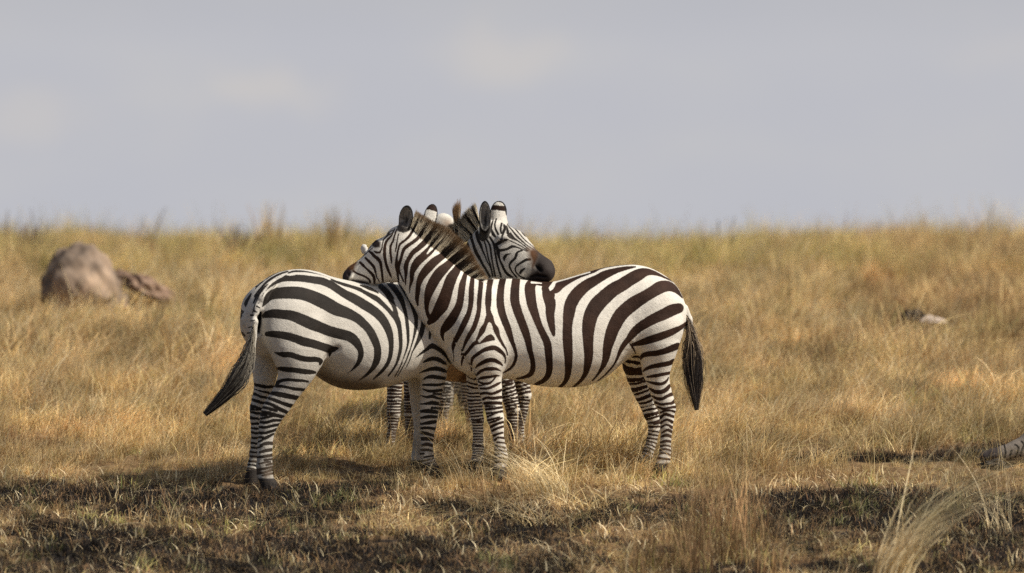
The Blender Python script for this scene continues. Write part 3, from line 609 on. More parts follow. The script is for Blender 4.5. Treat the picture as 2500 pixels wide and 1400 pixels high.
# ------------------------------------------------------------------ the zebra on the left (heads right, turned away)
yA = radians(29); nA = (sin(yA), -cos(yA), 0)
torsoA = loft(615, -0.40, yA, [(-.05, 762, 800, .03), (-.03, 745, 822, .08), (0.0, 722, 838, .125), (.03, 705, 852, .16), (.08, 688, 868, .195), (.15, 671, 875, .222), (.22, 662, 878, .24), (.32, 657.5, 885, .255), (.43, 663, 905, .265), (.52, 674, 932, .275), (.62, 683, 949, .29),
    (.73, 689.5, 953, .30), (.85, 692, 949, .30), (.95, 691, 940, .29), (1.05, 692, 928, .265), (1.15, 698, 918, .235), (1.25, 698, 908, .205), (1.35, 712, 890, .165), (1.43, 745, 862, .11), (1.48, 780, 835, .05)])
primsA = [torsoA,
  # buttocks
  chain([(652, 760, -.46, 34, .10), (664, 800, -.46, 36, .10)], nA, k=.06, group='torso', mref=torsoA),
  chain([(626, 750, -.27, 30, .10), (628, 792, -.26, 33, .10)], nA, k=.10, group='torso', mref=torsoA),
  chain([(1050, 790, .22, 88, .15), (1082, 762, .30, 88, .14), (1105, 735, .36, 80, .12), (1130, 700, .40, 68, .10), (1160, 655, .41, 58, .09), (1183, 615, .38, 50, .08), (1198, 580, .34, 38, .07)], (.5, -.87, 0), k=.05, group='neck'),
  chain([(1205, 572, .32, 34, .065), (1222, 600, .29, 52, .085), (1240, 615, .26, 58, .088), (1262, 631, .23, 51, .075), (1286, 646, .20, 42, .060), (1306, 654, .18, 36, .052), (1325, 660, .16, 30, .052), (1331, 666, .15, 24, .05)], (-.30, -.95, .10), k=.03, group='head'),
  chain([(1190, 600, .33, 42, .07), (1212, 640, .29, 40, .065), (1236, 655, .25, 32, .06)], (-.1, -1, 0), k=.04, group='neck'),
  chain([(1222, 582, .20, 9, .02), (1236, 582, .19, 8, .02)], (-.3, -1, 0), k=.02, group='head'),
  # near fore leg and shoulder
  chain([(1050, 780, .10, 55, .10), (1056, 840, .08, 46, .095), (1057, 885, .07, 38, .085), (1057, 915, .07, 34, .075), (1055, 940, .07, 30, .066), (1052, 965, .07, 26, .058), (1048.5, 990, .07, 23, .052), (1047.5, 1015, .07, 22, .050),
         (1045.5, 1040, .07, 19.5, .044), (1043, 1066, .08, 16, .035), (1042, 1088, .08, 15, .032), (1042, 1108, .08, 16.5, .036), (1047, 1128, .07, 15.5, .034), (1054, 1146, .05, 17, .042), (1060, 1160, .04, 21, .05)], nA, k=.04, group='leg', foot=float(gz(-.48, .06))),
  chain([(1010, 870, .25, 30, .07), (1013, 920, .29, 20, .05), (1016, 950, .30, 17, .045), (1018, 980, .31, 16, .042), (1022, 1010, .31, 15.5, .042), (1025, 1035, .31, 14.5, .038), (1023, 1062, .31, 13, .030), (1020, 1090, .31, 12.5, .028), (1019, 1112, .31, 14, .032),
         (1017, 1130, .31, 13.5, .032), (1018, 1144, .30, 16, .042), (1020, 1156, .29, 19, .05)], nA, k=.04, group='legf', mode='bands', period=.04, inner=2.0, ioff=.03, thin=.06, foot=float(gz(-.58, .3)), bias=.004),
  # near hind leg
  chain([(715, 775, -.44, 82, .13), (722, 815, -.45, 84, .125), (730, 850, -.46, 74, .11), (728, 880, -.46, 58, .095), (724, 905, -.46, 47, .085), (715, 928, -.46, 38.5, .075), (704, 948, -.46, 34, .068), (692, 968, -.46, 31.5, .062), (680, 986, -.46, 31.5, .058), (668, 1004, -.46, 29.5, .055),
         (660, 1022, -.46, 26, .050), (654, 1042, -.46, 22, .044), (649.5, 1062, -.46, 19, .038), (647, 1088, -.46, 18.5, .036), (646, 1112, -.46, 19, .037), (645.5, 1138, -.46, 20, .040), (646, 1158, -.46, 19, .040), (651, 1174, -.47, 17.5, .040), (657, 1186, -.48, 20, .048), (661, 1199, -.49, 23, .054)], nA, k=.035, group='leg', foot=float(gz(-1.46, -.48))),
  # far hind leg
  chain([(640, 810, -.20, 36, .10), (648, 860, -.19, 38, .09), (648, 900, -.18, 33, .075), (646, 925, -.18, 27, .065), (643, 950, -.17, 22.5, .058), (636, 975, -.17, 20, .053), (630, 998, -.17, 20, .050), (628, 1020, -.17, 17, .044), (627, 1050, -.17, 14, .036),
         (625, 1080, -.17, 12.5, .030), (622, 1108, -.17, 12.5, .030), (619, 1135, -.17, 14, .034), (616, 1153, -.18, 14, .034), (614, 1167, -.18, 15, .042), (614, 1180, -.18, 18, .05)], nA, k=.04, group='legf', mode='bands', period=.052, start=.30, thin=.0, foot=float(gz(-1.57, -.18)), bias=.004),
  # dock of the tail
  chain([(668, 690, -.46, 9, .022), (652, 704, -.49, 12, .028), (640, 728, -.53, 12.5, .03), (631, 755, -.55, 12, .028), (624, 785, -.57, 11, .026), (619, 815, -.57, 10, .024), (615, 850, -.57, 8, .018), (610, 885, -.57, 5, .012)], nA, k=.012, group='tail', bias=-.002),
  chain([(1309, 650, .112, 4.5, .02), (1315, 655, .105, 4.5, .02), (1320, 661, .105, 3.5, .015)], (-.3, -.95, 0), k=.012, group='cut', sub=True),
  chain([(1296, 676, .125, 1.6, .02), (1312, 672, .11, 1.6, .02), (1332, 676, .10, 1.6, .02)], (-.3, -.95, 0), k=.01, group='cut', sub=True),
  chain([(636, 742, -.50, 3, .10), (633, 775, -.52, 4, .12), (630, 812, -.50, 3, .10)], (0, -1, 0), k=.03, group='cut', sub=True),
  chain([(824, 853, -.41, 3, .02), (808, 864, -.42, 4, .02), (794, 880, -.43, 3.5, .02)], nA, k=.03, group='cut', sub=True),
  ellip(1184, 530, .21, (.038, .020, .100), (.0, -.1, 1), (-.15, -1, 0), cut=.75),
  chain([(1184, 574, .26, 12, .03), (1183, 556, .24, 13, .03)], (0, -1, 0), k=.02, group='ear0', mode='flat', col=(.045, .042, .038)),
  ellip(1217, 518, .42, (.052, .026, .070), (.10, .1, 1), (.2, .95, .1), cut=.75, tip=.10, tip2=.55),
  chain([(1222, 560, .36, 22, .035), (1219, 538, .40, 19, .03)], (0, -1, 0), k=.02, group='head', mode='plain'),
]
darkA = [
 [(681,900,8),(690,901.5,12),(705,903,13),(725,905,13),(745,908,13),(760,909,11),(769,910,7)],
 [(671,861,3),(680,864,8),(692,866,14),(710,867,14),(735,875,14),(755,878,14),(772,878,13),(783,882,12),(781,890,6)],
 [(652,816,12),(665,816,16),(690,819,19),(715,825,20),(740,834,22),(765,840,21),(788,847,20),(802,852,21),(812,853,16),(824,851,6)], [(806,860,10),(805,866,7),(804,873,2)],
 [(644,772,10),(653,768,18),(670,766,22),(690,768,23),(712,771,25),(735,780,28),(757,790,29),(780,799,27),(805,809,26),(830,816,26),(850,821,25),(863,829,24),(873,841,20),(880,855,15),(881,868,14),(876,884,11),(868,895,7),(857,906,3),(846,913,1.5)],
 [(641,749,3),(648,738,12),(656,726,20),(668,719,25),(685,716,28),(705,715,30),(728,716,31),(750,721,31),(775,731,33),(797,742,33),(820,755,32),(845,764,27),(870,776,23),(890,793,21),(903,808,20),(913,827,20),(921,848,18),(922,866,18),(919,882,17),(911,898,12),(900,911,8),(888,921,6),(875,930,3)],
 [(640,724,3),(644,715,3),(650,707,5),(658,699,8),(672,689,12),(690,681,15),(710,679,17),(735,680,17),(760,683,18),(785,687,19),(803,693,20),(822,705,19),(840,717,20),(865,730,23),(890,745,24),(912,759,23),(930,775,22),(943,795,20),(951,815,17),(955,838,13),(954,862,11),(949,882,10),(939,899,9),(926,913,7),(912,926,4)],
 [(700,668,4),(718,663,5),(740,663.5,5),(762,667,4),(785,673,3),(805,681,4),(820,688,6),(840,695,8),(860,701,8),(882,709,10),(905,721,13),(925,734,13),(945,751,14),(958,765,15),(966,775,15),(971,785,14),(976,805,11),(978,830,10),(978,850,9),(974,870,8),(967,890,6),(958,905,5),(948,918,4)],
 [(880,697,4),(895,702,7),(910,709,8),(922,716,6)],
 [(930,700,14),(945,715,16),(957,735,16),(965,755,12),(966,770,14)],
 [(950,690,14),(965,708,14),(978,728,14),(986,750,10),(991,770,9),(994,790,9),(996,815,8),(996,840,6),(991,858,4),(985,877,4),(975,900,3),(964,920,3)],
 [(960,668,10),(975,688,12),(990,712,13),(1003,732,13),(1012,758,13),(1016,780,10),(1015,800,9),(1010,825,5),(1004,845,4),(997,866,4),(991,882,3),(980,903,3),(970,920,2)],
 [(1012,700,10),(1022,725,12),(1030,750,12),(1035,775,13),(1032,800,12),(1027,818,13),(1020,834,9),(1013,848,5),(1006,862,3),(1000,880,3),(990,900,2)],
 [(1058,760,9),(1056,780,9),(1054,800,9),(1050,815,7),(1049,827,5)], [(1070,808,8),(1073,820,15),(1066,826,6),(1082,830,5)],
 [(1080,700,14),(1084,750,14),(1080,790,10)], [(1108,690,14),(1112,740,14),(1108,790,10)],
 [(1016,873,2),(1030,862,6),(1045,851,9),(1055,845,13),(1068,851,11),(1082,860,12),(1092,871,11),(1100,882,10),(1106,893,5)],
 [(1034,885,4),(1045,879,9),(1058,876,11),(1072,879,11),(1083,886,9),(1089,890,4)], [(1024,911,2),(1040,905,7),(1055,901,10),(1070,901,11),(1085,906,9),(1092,909,5)],
 [(1032,928,2),(1042,922,7),(1055,920,10),(1070,922,10),(1085,924,9)], [(1033,940,5),(1050,940,7),(1070,940,7),(1085,937,5)], [(1032,950,3),(1045,955,6),(1060,955,7),(1078,953,7)],
 [(1058,962,4),(1078,963,5)], [(1030,967,3),(1042,970,5),(1055,968,8),(1066,972,5),(1076,974,4)], [(1028,987,2),(1040,986,5),(1055,984,9),(1070,986,7)], [(1054,996,5),(1070,997,4)],
 [(1029,1005,6),(1045,1004,10),(1068,1007,7)], [(1027,1021,3),(1045,1018,8),(1065,1018,6)], [(1026,1036,3),(1045,1033,8),(1062,1030,8)], [(1028,1046,5),(1045,1045,6),(1065,1048,6)],
 [(1030,1057,7),(1045,1060,7),(1060,1065,5)], [(1030,1072,8),(1045,1072,8),(1058,1076,5)], [(1031,1088,5),(1043,1085,8),(1057,1089,6)], [(1022,1099,4),(1045,1099,6),(1055,1101,5)],
 [(1022,1109,5),(1035,1108,3)], [(1035,1117,3),(1058,1113,3)], [(1030,1127,3),(1060,1119,3)], [(1034,1135,3),(1063,1127,3)], [(1036,1143,3),(1066,1135,3)], [(1040,1150,3),(1069,1143,3)], [(1046,1157,3),(1072,1150,3)],
 [(673,941,10),(680,933,9),(690,929,8),(705,927.5,8),(720,929,8),(738,930,7),(752,932,5)], [(676,943,8),(690,944,7),(705,947,7),(720,950,8),(742,952,7)], [(662,960,8),(680,963,12),(700,967,12),(730,973,10)],
 [(657,973,6),(672,978,8),(690,985,8),(705,990,9),(718,993,8)], [(649,984,6),(665,989,7),(680,998,9),(700,1007,8)], [(637,995,5),(650,996,6),(662,1000,7),(675,1003,6)], [(634,1005,6),(645,1008,8),(660,1010,8),(675,1013,5),(692,1017,5)],
 [(633,1013,5),(650,1014,5)], [(634,1023,4),(650,1020,4),(662,1016,3)], [(655,1019,5),(670,1016,4),(688,1020,4)], [(634,1031,5),(650,1032,6),(668,1027,6),(686,1027,5)], [(632,1043,5),(648,1044,6),(665,1040,6),(682,1037,6)],
 [(631,1057,6),(645,1058,6),(657,1055,6),(675,1049,6)], [(630,1068,4),(642,1068,4)], [(641,1073,4),(650,1069,7),(658,1065,6),(668,1060,4)], [(630,1079,3),(640,1076,4)], [(636,1088,4),(650,1083,8),(667,1083,7)], [(628,1094,3),(640,1090,3)],
 [(634,1105,4),(648,1101,7),(667,1098,7)], [(628,1117,4),(645,1115,6),(667,1111,7)], [(645,1124,4),(667,1121,4)], [(632,1133,3),(650,1129,3),(660,1128,3)], [(650,1136,4),(667,1132,4)], [(626,1148,6),(640,1146,5),(667,1140,4)],
 [(624,1156,8),(645,1154,4),(667,1147,5)], [(640,1162,3),(667,1156,4)],
 # neck
 [(1142,560,7),(1149,571,8),(1150,580,8),(1154,592,7),(1158,605,8),(1163,618,9),(1170,630,8),(1178,645,6),(1187,660,6),(1196,676,5)],
 [(1160,548,7),(1163,560,8),(1165,575,9),(1168,588,8),(1174,600,7),(1178,612,5),(1184,625,4),(1190,640,3),(1198,655,3),(1202,674,3)],
 [(1172,560,5),(1178,575,5),(1181,585,4),(1187,605,4),(1192,630,4),(1198,650,4),(1203,674,4)], [(1188,585,5),(1196,600,5),(1199,620,5),(1203,645,4),(1209,674,5)], [(1196,580,6),(1205,595,6),(1208,612,5),(1212,635,5),(1216,653,5),(1223,676,5)],
 [(1130,575,12),(1136,592,14),(1142,612,14),(1150,635,12),(1160,660,10)], [(1105,600,12),(1115,630,14),(1125,665,14)],
 # face
 [(1212,600,7),(1216,615,9),(1219,632,5),(1226,648,6),(1234,664,7),(1243,673,7),(1252,677,4)], [(1209,597,5),(1216,595,9),(1224,590,9),(1234,586,6),(1242,586,3)],
 [(1217,612,8),(1228,611,7),(1240,608,6),(1250,602,7),(1262,604,4),(1275,609,3),(1287,614,3)], [(1231,637,3),(1231,630,8),(1236,623,7),(1241,621,4),(1248,620,2)],
 [(1275,612,4),(1265,615,5),(1261,621,7),(1258,630,7),(1250,638,6),(1244,647,5),(1246,657,5),(1253,668,4),(1262,678,4)], [(1294,634,6),(1284,635,7),(1272,642,6),(1262,649,5),(1258,657,4),(1260,665,4),(1268,674,4),(1280,680,5)],
 [(1281,656,4),(1274,661,7),(1270,667,6)], [(1204,538,3),(1200,550,5),(1199,560,6),(1204,572,8),(1209,578,6)], [(1212,535,4),(1208,548,4),(1210,560,5),(1216,572,6)], [(1225,545,5),(1222,560,5),(1224,570,5)],
 [(1231,550,5),(1232,558,7),(1229,568,6),(1225,580,4)], [(1236,552,3),(1240,563,8),(1244,574,13),(1252,581,9),(1262,587,4),(1280,600,3),(1292,610,3)],
 [(1238,548,2.5),(1252,565,4),(1265,580,5),(1285,598,3),(1303,610,2)], [(1240,546,2),(1260,562,3.4),(1280,585,3),(1298,600,2),(1312,612,2)], [(1245,545,2),(1265,557,3),(1280,575,3)], [(1250,547,2),(1270,560,2.5),(1283,578,2)],
 [(1245,588,3),(1260,595,3),(1278,605,3),(1290,613,3)],
 # croup lines beside the tail
 [(622,724,5),(630,712,5),(637,704,5),(650,690,6),(665,679,6),(682,670,5),(702,663,4)], [(619,740,4),(626,725,5),(635,713,5),(645,702,4),(655,694,3)],
 # dock marks
 [(634,738,2),(631,741,3)], [(627,748,5),(634,752,3)], [(621,760,5),(628,763,3)], [(612,770,5),(618,770,5)], [(612,784,3),(622,783,3)], [(606,800,3),(620,798,4)], [(604,814,4),(618,812,4)], [(602,826,4),(614,824,3)],
 [(617,765,3),(620,752,3),(628,730,3),(637,714,4),(650,702,4)],
]
whiteA = [
 [(702,671,4),(712,671,5),(725,668,5),(745,668,5),(770,671,4),(790,676,4),(805,682,5)],
 [(644,712,5),(655,698,4),(670,685,4),(688,675,4),(702,667,3)],
 [(885,705,2),(905,713,5),(925,722,6),(940,735,8),(952,748,7),(959,760,2)], [(962,731,2),(970,745,7),(977,765,9),(984,790,9),(987,815,8),(987,840,7),(983,865,6)], [(1000,790,2),(1003,805,6),(1004,825,6),(1000,845,5),(994,862,4),(984,884,3)],
 [(1240,553,2),(1245,568,2.2)], [(1255,560,2),(1275,583,2)],
]
tintsA = [
 ([(633,748),(640,760),(639,790),(634,815),(628,806),(629,775)], (.022, .018, .016), 5, ['torso']),  # dark skin by the tail, with the cleft's shade put into the colour
 ([(1288,608),(1306,604),(1324,612),(1318,634),(1310,648),(1300,664),(1292,652),(1296,640),(1290,626)], BROWN_NOSE, 16, ['head']),
 ([(1306,608),(1336,620),(1365,650),(1360,700),(1290,700),(1276,682),(1292,668),(1304,660),(1308,640),(1312,625)], DARK_NOSE, 15, ['head']),
 ([(1318,622),(1338,634),(1352,652),(1350,668),(1334,664),(1326,648),(1312,640)], (.052, .042, .037), 14, ['head']),
 ([(1305,647),(1316,650),(1324,658),(1321,664),(1311,661)], (.003, .002, .002), 4, ['head']),
 ([(1294,673),(1312,669),(1334,674),(1334,679),(1312,675),(1296,679)], (.008, .006, .006), 4, ['head']),
 ([(1288,648),(1297,646),(1298,660),(1290,668),(1284,664)], (.45, .42, .36), 4, ['head']),
 ([(790,905),(830,920),(880,925),(930,930),(930,965),(760,965),(740,900)], (.20, .16, .12), 24, ['torso']),  # shade along the lower belly, put into the coat colour
]
zebraA = empty('zebra', W(850, 1175, -.1), 'zebra facing right with black stripes and its tail swung left, rump nearest the viewer', 'zebra', 'zebras standing in a huddle')
farA = [[(622,724,5),(630,712,5),(637,704,5),(650,690,6),(665,679,6),(682,670,5),(702,663,4)], [(625,700,4),(634,697,4),(643,689,4),(655,680,3)], [(619,740,5),(626,725,5),(635,713,5),(645,702,5),(655,694,4)], [(613,718,4),(607,730,9),(603,742,15),(609,751,11),(613,757,4)], [(584,762,16),(592,770,20),(602,779,16),(609,785,5)], [(590,814,8),(597,820,5)],
 [(642,688,4),(632,698,7),(624,710,6),(621,724,4)], [(652,682,5),(676,667,5),(700,661,4)]]
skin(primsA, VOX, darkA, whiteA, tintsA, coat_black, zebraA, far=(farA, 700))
uv_sphere('eye', W(1226, 586, .175), (.015, .012, .012), eye_mat, zebraA)
mdA = [[(1150,574,5),(1154,577,5)], [(1159,560,6),(1164,564,6)], [(1167,546,6),(1172,550,6)], [(1126,590,8),(1130,596,8)], [(1104,600,7),(1106,606,7)]]
YA = lambda u: np.interp(u, [1105, 1145, 1175], [.42, .40, .34])
pa, ca = comb([(1146,580),(1158,566),(1166,556),(1172,540)], [(1110,550),(1126,534),(1140,518),(1160,500)], 2200, 5, YA, mdA, [], tip0=.75, tip1=1.1, tipcol=(.10, .07, .05))
pb, cb = comb([(1110,566),(1122,575)], [(1106,510),(1124,498)], 500, 5, lambda u: np.full(len(np.atleast_1d(u)), .40), [[(1114,575,8),(1117,560,8)]], [], tip0=.3, tip1=.8, jl=.10)
pc, cc = comb([(1100,604),(1120,594),(1146,582)], [(1088,566),(1098,554),(1110,550)], 1300, 5, YA, mdA, [], tip0=.8, tip1=1.1, tipcol=(.2, .12, .06))
strands('mane', np.concatenate([pa, pb, pc]), rng.uniform(.0022, .0036, 4000), np.concatenate([ca, cb, cc]), zebraA)
def colAt(s, tone, off):
    lightness = np.clip((.62 - s) * 2.4, 0, 1) * (tone > .22) + (tone > .82) * .32
    a = np.array([.024, .019, .017]); b = np.array([.50, .45, .36]); return a + (b - a) * np.clip(lightness, 0, 1)[:, None]
tail_hair([(620,790,6),(615,825,8),(607,865,13),(596,895,17),(578,928,18),(555,955,15),(528,985,10),(500,1013,5)], 3200, 7, -.585, None, colAt, 'tail_tuft', zebraA)

# ------------------------------------------------------------------ two more zebras half hidden behind the pair
yD = radians(10); nD = (sin(yD), -cos(yD), 0)
def simple_bands(prims, vox, per, mat, parent, belly=None):
    """a hidden animal: upright bands on the body, rings on the legs"""
    dk = []
    for i in range(34):
        u = 860 + i * 19; dk.append([(u - 12, 560, 9), (u, 660, 9), (u + 3, 760, 8), (u - 2, 860, 7), (u - 10, 905, 3)])
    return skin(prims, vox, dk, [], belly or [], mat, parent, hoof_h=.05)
YD = 1.15
def legD(pts, Y, per=.03): return chain([(u, v, Y, a, b) for u, v, a, b in pts], nD, k=.04, group='legf', mode='bands', period=per, thin=-.07, foot=float(gz((pts[-1][0] - 1250) / 400, Y)), bias=.004)  # dark rings widened to stand in for the shade on these legs
torsoD = loft(955, YD - .08, yD, [(0, 800, 880, .05), (.08, 735, 905, .14), (.2, 715, 922, .2), (.35, 710, 931, .24), (.5, 708, 934, .25), (.65, 700, 928, .24), (.78, 696, 905, .23), (.88, 700, 880, .2), (.95, 712, 860, .15), (1.0, 730, 840, .06)])
primsD = [torsoD,
  chain([(985, 800, YD - .05, 60, .13), (965, 745, YD - .08, 50, .10), (955, 690, YD - .1, 42, .085), (948, 645, YD - .1, 34, .07)], nD, k=.05, group='neck'),
  chain([(945, 640, YD - .1, 26, .06), (925, 655, YD - .1, 28, .07), (900, 672, YD - .1, 20, .05), (893, 680, YD - .1, 15, .045)], nD, k=.03, group='head'),
  legD([(968, 870, 26, .07), (964, 930, 20, .055), (962, 975, 17, .045), (961, 1010, 16, .042), (959, 1035, 12, .03), (955, 1065, 11, .028), (952, 1085, 12, .03), (947, 1098, 11, .03), (938, 1108, 13, .04)], YD - .18),
  legD([(1005, 870, 26, .07), (1003, 930, 18, .05), (1001, 975, 15, .042), (1001, 1010, 14, .04), (1000, 1040, 11, .03), (998, 1070, 10, .028), (997, 1090, 12, .03), (994, 1102, 13, .04)], YD + .08),
  legD([(1215, 830, 45, .10), (1222, 890, 32, .08), (1232, 935, 24, .06), (1244, 970, 19, .05), (1252, 1000, 17, .045), (1252, 1030, 14, .036), (1255, 1060, 13, .032), (1258, 1082, 14, .034), (1255, 1098, 14, .04)], YD - .12, .034),
  legD([(1262, 850, 36, .09), (1268, 900, 26, .07), (1274, 940, 19, .055), (1280, 965, 17, .05), (1276, 1000, 13, .04), (1270, 1035, 11, .03), (1268, 1065, 11, .03), (1270, 1085, 12, .034), (1268, 1096, 13, .04)], YD + .14, .034),
  ellip(889, 609, YD - .15, (.026, .014, .036), (-.1, 0, 1), (.4, .9, 0), mode='flat', col=(.82, .78, .70)),
  chain([(905, 622, YD - .12, 10, .02), (925, 640, YD - .12, 12, .03)], nD, k=.02, group='head', mode='blank')]
zebraD = empty('zebra', W(1110, 1105, YD), 'zebra behind the pair, its pale belly and outermost legs showing below them', 'zebra', 'zebras standing in a huddle')
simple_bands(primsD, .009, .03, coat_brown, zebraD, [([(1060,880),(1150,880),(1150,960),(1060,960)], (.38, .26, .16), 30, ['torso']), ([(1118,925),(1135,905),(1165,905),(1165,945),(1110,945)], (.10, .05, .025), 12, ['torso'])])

YC = 2.1
nC = (.98, -.2, 0)
def cn(u, v, Y, a, b): return (u, v, Y, a, b)
primsC = [
  chain([cn(1112, 770, YC + .9, 55, .20), cn(1112, 790, YC + .5, 78, .24), cn(1112, 790, YC, 74, .22), cn(1112, 770, YC - .25, 52, .15)], nC, k=.05, group='torso', mode='blank'),
  chain([cn(1112, 740, YC - .2, 42, .11), cn(1108, 670, YC - .35, 36, .09), cn(1102, 610, YC - .4, 30, .075)], nC, k=.05, group='neck', mode='bands', period=.07),
  chain([cn(1100, 590, YC - .42, 24, .06), cn(1094, 620, YC - .55, 22, .075), cn(1090, 655, YC - .72, 14, .045)], nC, k=.03, group='head', mode='bands', period=.04),
  chain([cn(1086, 830, YC - .15, 26, .07), cn(1084, 920, YC - .15, 15, .05), cn(1083, 975, YC - .15, 12.5, .045), cn(1082, 1030, YC - .15, 8.5, .03), cn(1080, 1070, YC - .15, 9, .03), cn(1079, 1086, YC - .16, 11, .04)], nC, k=.04, group='legf', mode='bands', period=.03, thin=-.07, foot=float(gz(-.45, YC - .15)), bias=.004),  # rings widened here too, shade put into the pattern
  chain([cn(1138, 830, YC - .15, 26, .07), cn(1142, 920, YC - .1, 15, .05), cn(1146, 975, YC - .1, 12.5, .045), cn(1150, 1030, YC - .1, 8.5, .03), cn(1152, 1070, YC - .1, 9, .03), cn(1152, 1084, YC - .1, 11, .04)], nC, k=.04, group='legf', mode='bands', period=.03, foot=float(gz(-.3, YC - .1)), bias=.004),
  chain([cn(1092, 830, YC + .8, 34, .09), cn(1092, 920, YC + .85, 17, .06), cn(1092, 1000, YC + .85, 10, .035), cn(1092, 1045, YC + .85, 11, .04)], nC, k=.04, group='legf', mode='bands', period=.03, foot=float(gz(-.45, YC + .85)), bias=.004),
  chain([cn(1132, 830, YC + .8, 34, .09), cn(1134, 920, YC + .85, 17, .06), cn(1134, 1000, YC + .85, 10, .035), cn(1134, 1045, YC + .85, 11, .04)], nC, k=.04, group='legf', mode='bands', period=.03, foot=float(gz(-.3, YC + .85)), bias=.004),
  ellip(1083, 554, YC - .42, (.078, .052, .088), (-.25, .1, 1), (.1, .9, 0), mode='flat', col=(.70, .66, .58)),
  chain([cn(1086, 556, YC - .42, 16, .03), cn(1108, 580, YC - .42, 16, .04)], (0, -1, 0), k=.03, group='head', mode='blank'),
]
zebraC = empty('zebra', W(1112, 1085, YC), 'hindmost zebra of the huddle, only one white ear and one thin leg showing', 'zebra', 'zebras standing in a huddle')
skin(primsC, .010, [], [], [([(1076,536),(1098,534),(1112,556),(1085,560)], (.42, .33, .25), 16, ['ear']), ([(1094,548),(1104,552),(1098,572),(1088,566)], (.10, .07, .05), 5, ['ear'])], coat_black, zebraC, hoof_h=.05)

# ------------------------------------------------------------------ zebra lying down, its muzzle coming in at the right edge
YE = .55
nE = (.1, -1, 0)
primsE = [
  chain([(2404, 1116, YE, 14, .05), (2424, 1113, YE, 17, .055), (2450, 1109, YE, 20, .06), (2485, 1101, YE + .02, 27, .075), (2520, 1090, YE + .04, 36, .085), (2545, 1074, YE + .05, 36, .075)], nE, k=.03, group='head'),
  chain([(2545, 1070, YE + .05, 36, .075), (2590, 1060, YE + .1, 48, .09), (2640, 1060, YE + .18, 62, .12), (2690, 1070, YE + .25, 74, .17)], nE, k=.05, group='neck'),
  chain([(2680, 1075, YE + .3, 70, .2), (2760, 1070, YE + .4, 92, .30), (2860, 1070, YE + .45, 96, .32), (2960, 1075, YE + .5, 82, .28), (3000, 1085, YE + .5, 50, .2)], nE, k=.05, group='torso'),
  chain([(2700, 1120, YE + .1, 26, .07), (2640, 1130, YE - .1, 18, .05), (2700, 1138, YE - .25, 14, .04), (2760, 1142, YE - .25, 16, .045)], nE, k=.04, group='leg'),
  chain([(2960, 1110, YE + .2, 40, .10), (2900, 1128, YE, 22, .06), (2960, 1138, YE - .15, 15, .04), (2890, 1146, YE - .2, 15, .045)], nE, k=.04, group='leg'),
  ellip(2545, 1022, YE + .02, (.03, .015, .07), (.3, 0, 1), (-.3, -1, 0), cut=.7),
]
dkE = [[(2452,1088,4),(2455,1104,5),(2452,1124,4)], [(2470,1100,5),(2466,1112,5),(2468,1125,4)], [(2478,1086,4),(2487,1092,5),(2484,1104,5),(2478,1118,4)], [(2494,1078,4),(2500,1086,5),(2495,1100,5),(2490,1115,4)], [(2510,1060,5),(2514,1080,6),(2508,1110,5)]] + \
      [[(2528 + 18 * i, 960, 8), (2532 + 18 * i, 1050, 9), (2526 + 18 * i, 1150, 7)] for i in range(26)]
tE = [([(2370,1070),(2438,1070),(2444,1140),(2370,1150)], (.055, .045, .042), 14, None)]
zebraE = empty('zebra', W(2700, 1140, YE), 'zebra lying down, dark muzzle on burnt grass, cut off by the right edge', 'zebra')
coat_dusty_shaded = coat_material('striped_coat_dusty_shaded', (.018, .015, .012), (.03, .025, .02), (.24, .205, .17), (.13, .105, .08))  # whites greyed: shade put into the coat colour, along with dirt
skin(primsE, .008, dkE, [], tE, coat_dusty_shaded, zebraE)
# ------------------------------------------------------------------ ground
def inv_ground(u, v):
    """ground point seen at photo position"""
    Ys = np.linspace(-12, 22, 1400); X = (u - 1250) * (Ys - CAM_Y) / FPX
    vv = HV - (gz(X, Ys) - CAM_Z) * FPX / (Ys - CAM_Y)
    i = int(np.argmin(np.abs(vv - v))); return X[i], Ys[i]
# burnt patches: photo centre, half sizes in photo px, strength
burn_uv = [(120, 1212, 260, 24, 1), (420, 1228, 300, 30, 1), (700, 1208, 240, 22, .9), (880, 1190, 130, 10, .9), (60, 1195, 120, 16, 1), (560, 1262, 240, 18, .8),
           (500, 1348, 460, 34, 1), (760, 1375, 520, 46, 1), (1150, 1322, 240, 26, .95), (1300, 1300, 120, 22, .8), (950, 1395, 400, 20, .9),
           (2000, 1122, 110, 9, .8), (2250, 1118, 260, 9, .95), (2420, 1105, 120, 12, 1), (2150, 1225, 400, 26, 1), (2250, 1265, 380, 34, 1), (1950, 1262, 200, 24, .9), (1860, 1290, 120, 20, .7),
           (2450, 1330, 200, 50, .8), (2200, 1300, 200, 20, .7), (2050, 1385, 260, 14, .7), (240, 1300, 260, 18, .7), (1180, 1160, 60, 5, .5)]
green_uv = [(380, 790, 230, 16, .8), (560, 805, 60, 22, .9), (70, 1226, 60, 6, .8), (2080, 1188, 180, 12, .8), (2380, 1195, 150, 12, .6), (1150, 1010, 60, 50, .8), (1390, 965, 90, 26, .7), (830, 1000, 110, 40, .5),
            (2330, 830, 200, 14, .6), (2130, 790, 120, 12, .6), (2420, 1000, 160, 14, .4), (1640, 950, 60, 30, .5), (360, 1215, 60, 8, .6), (1900, 800, 120, 10, .5), (900, 1075, 140, 16, .3), (60, 800, 100, 14, .6)]
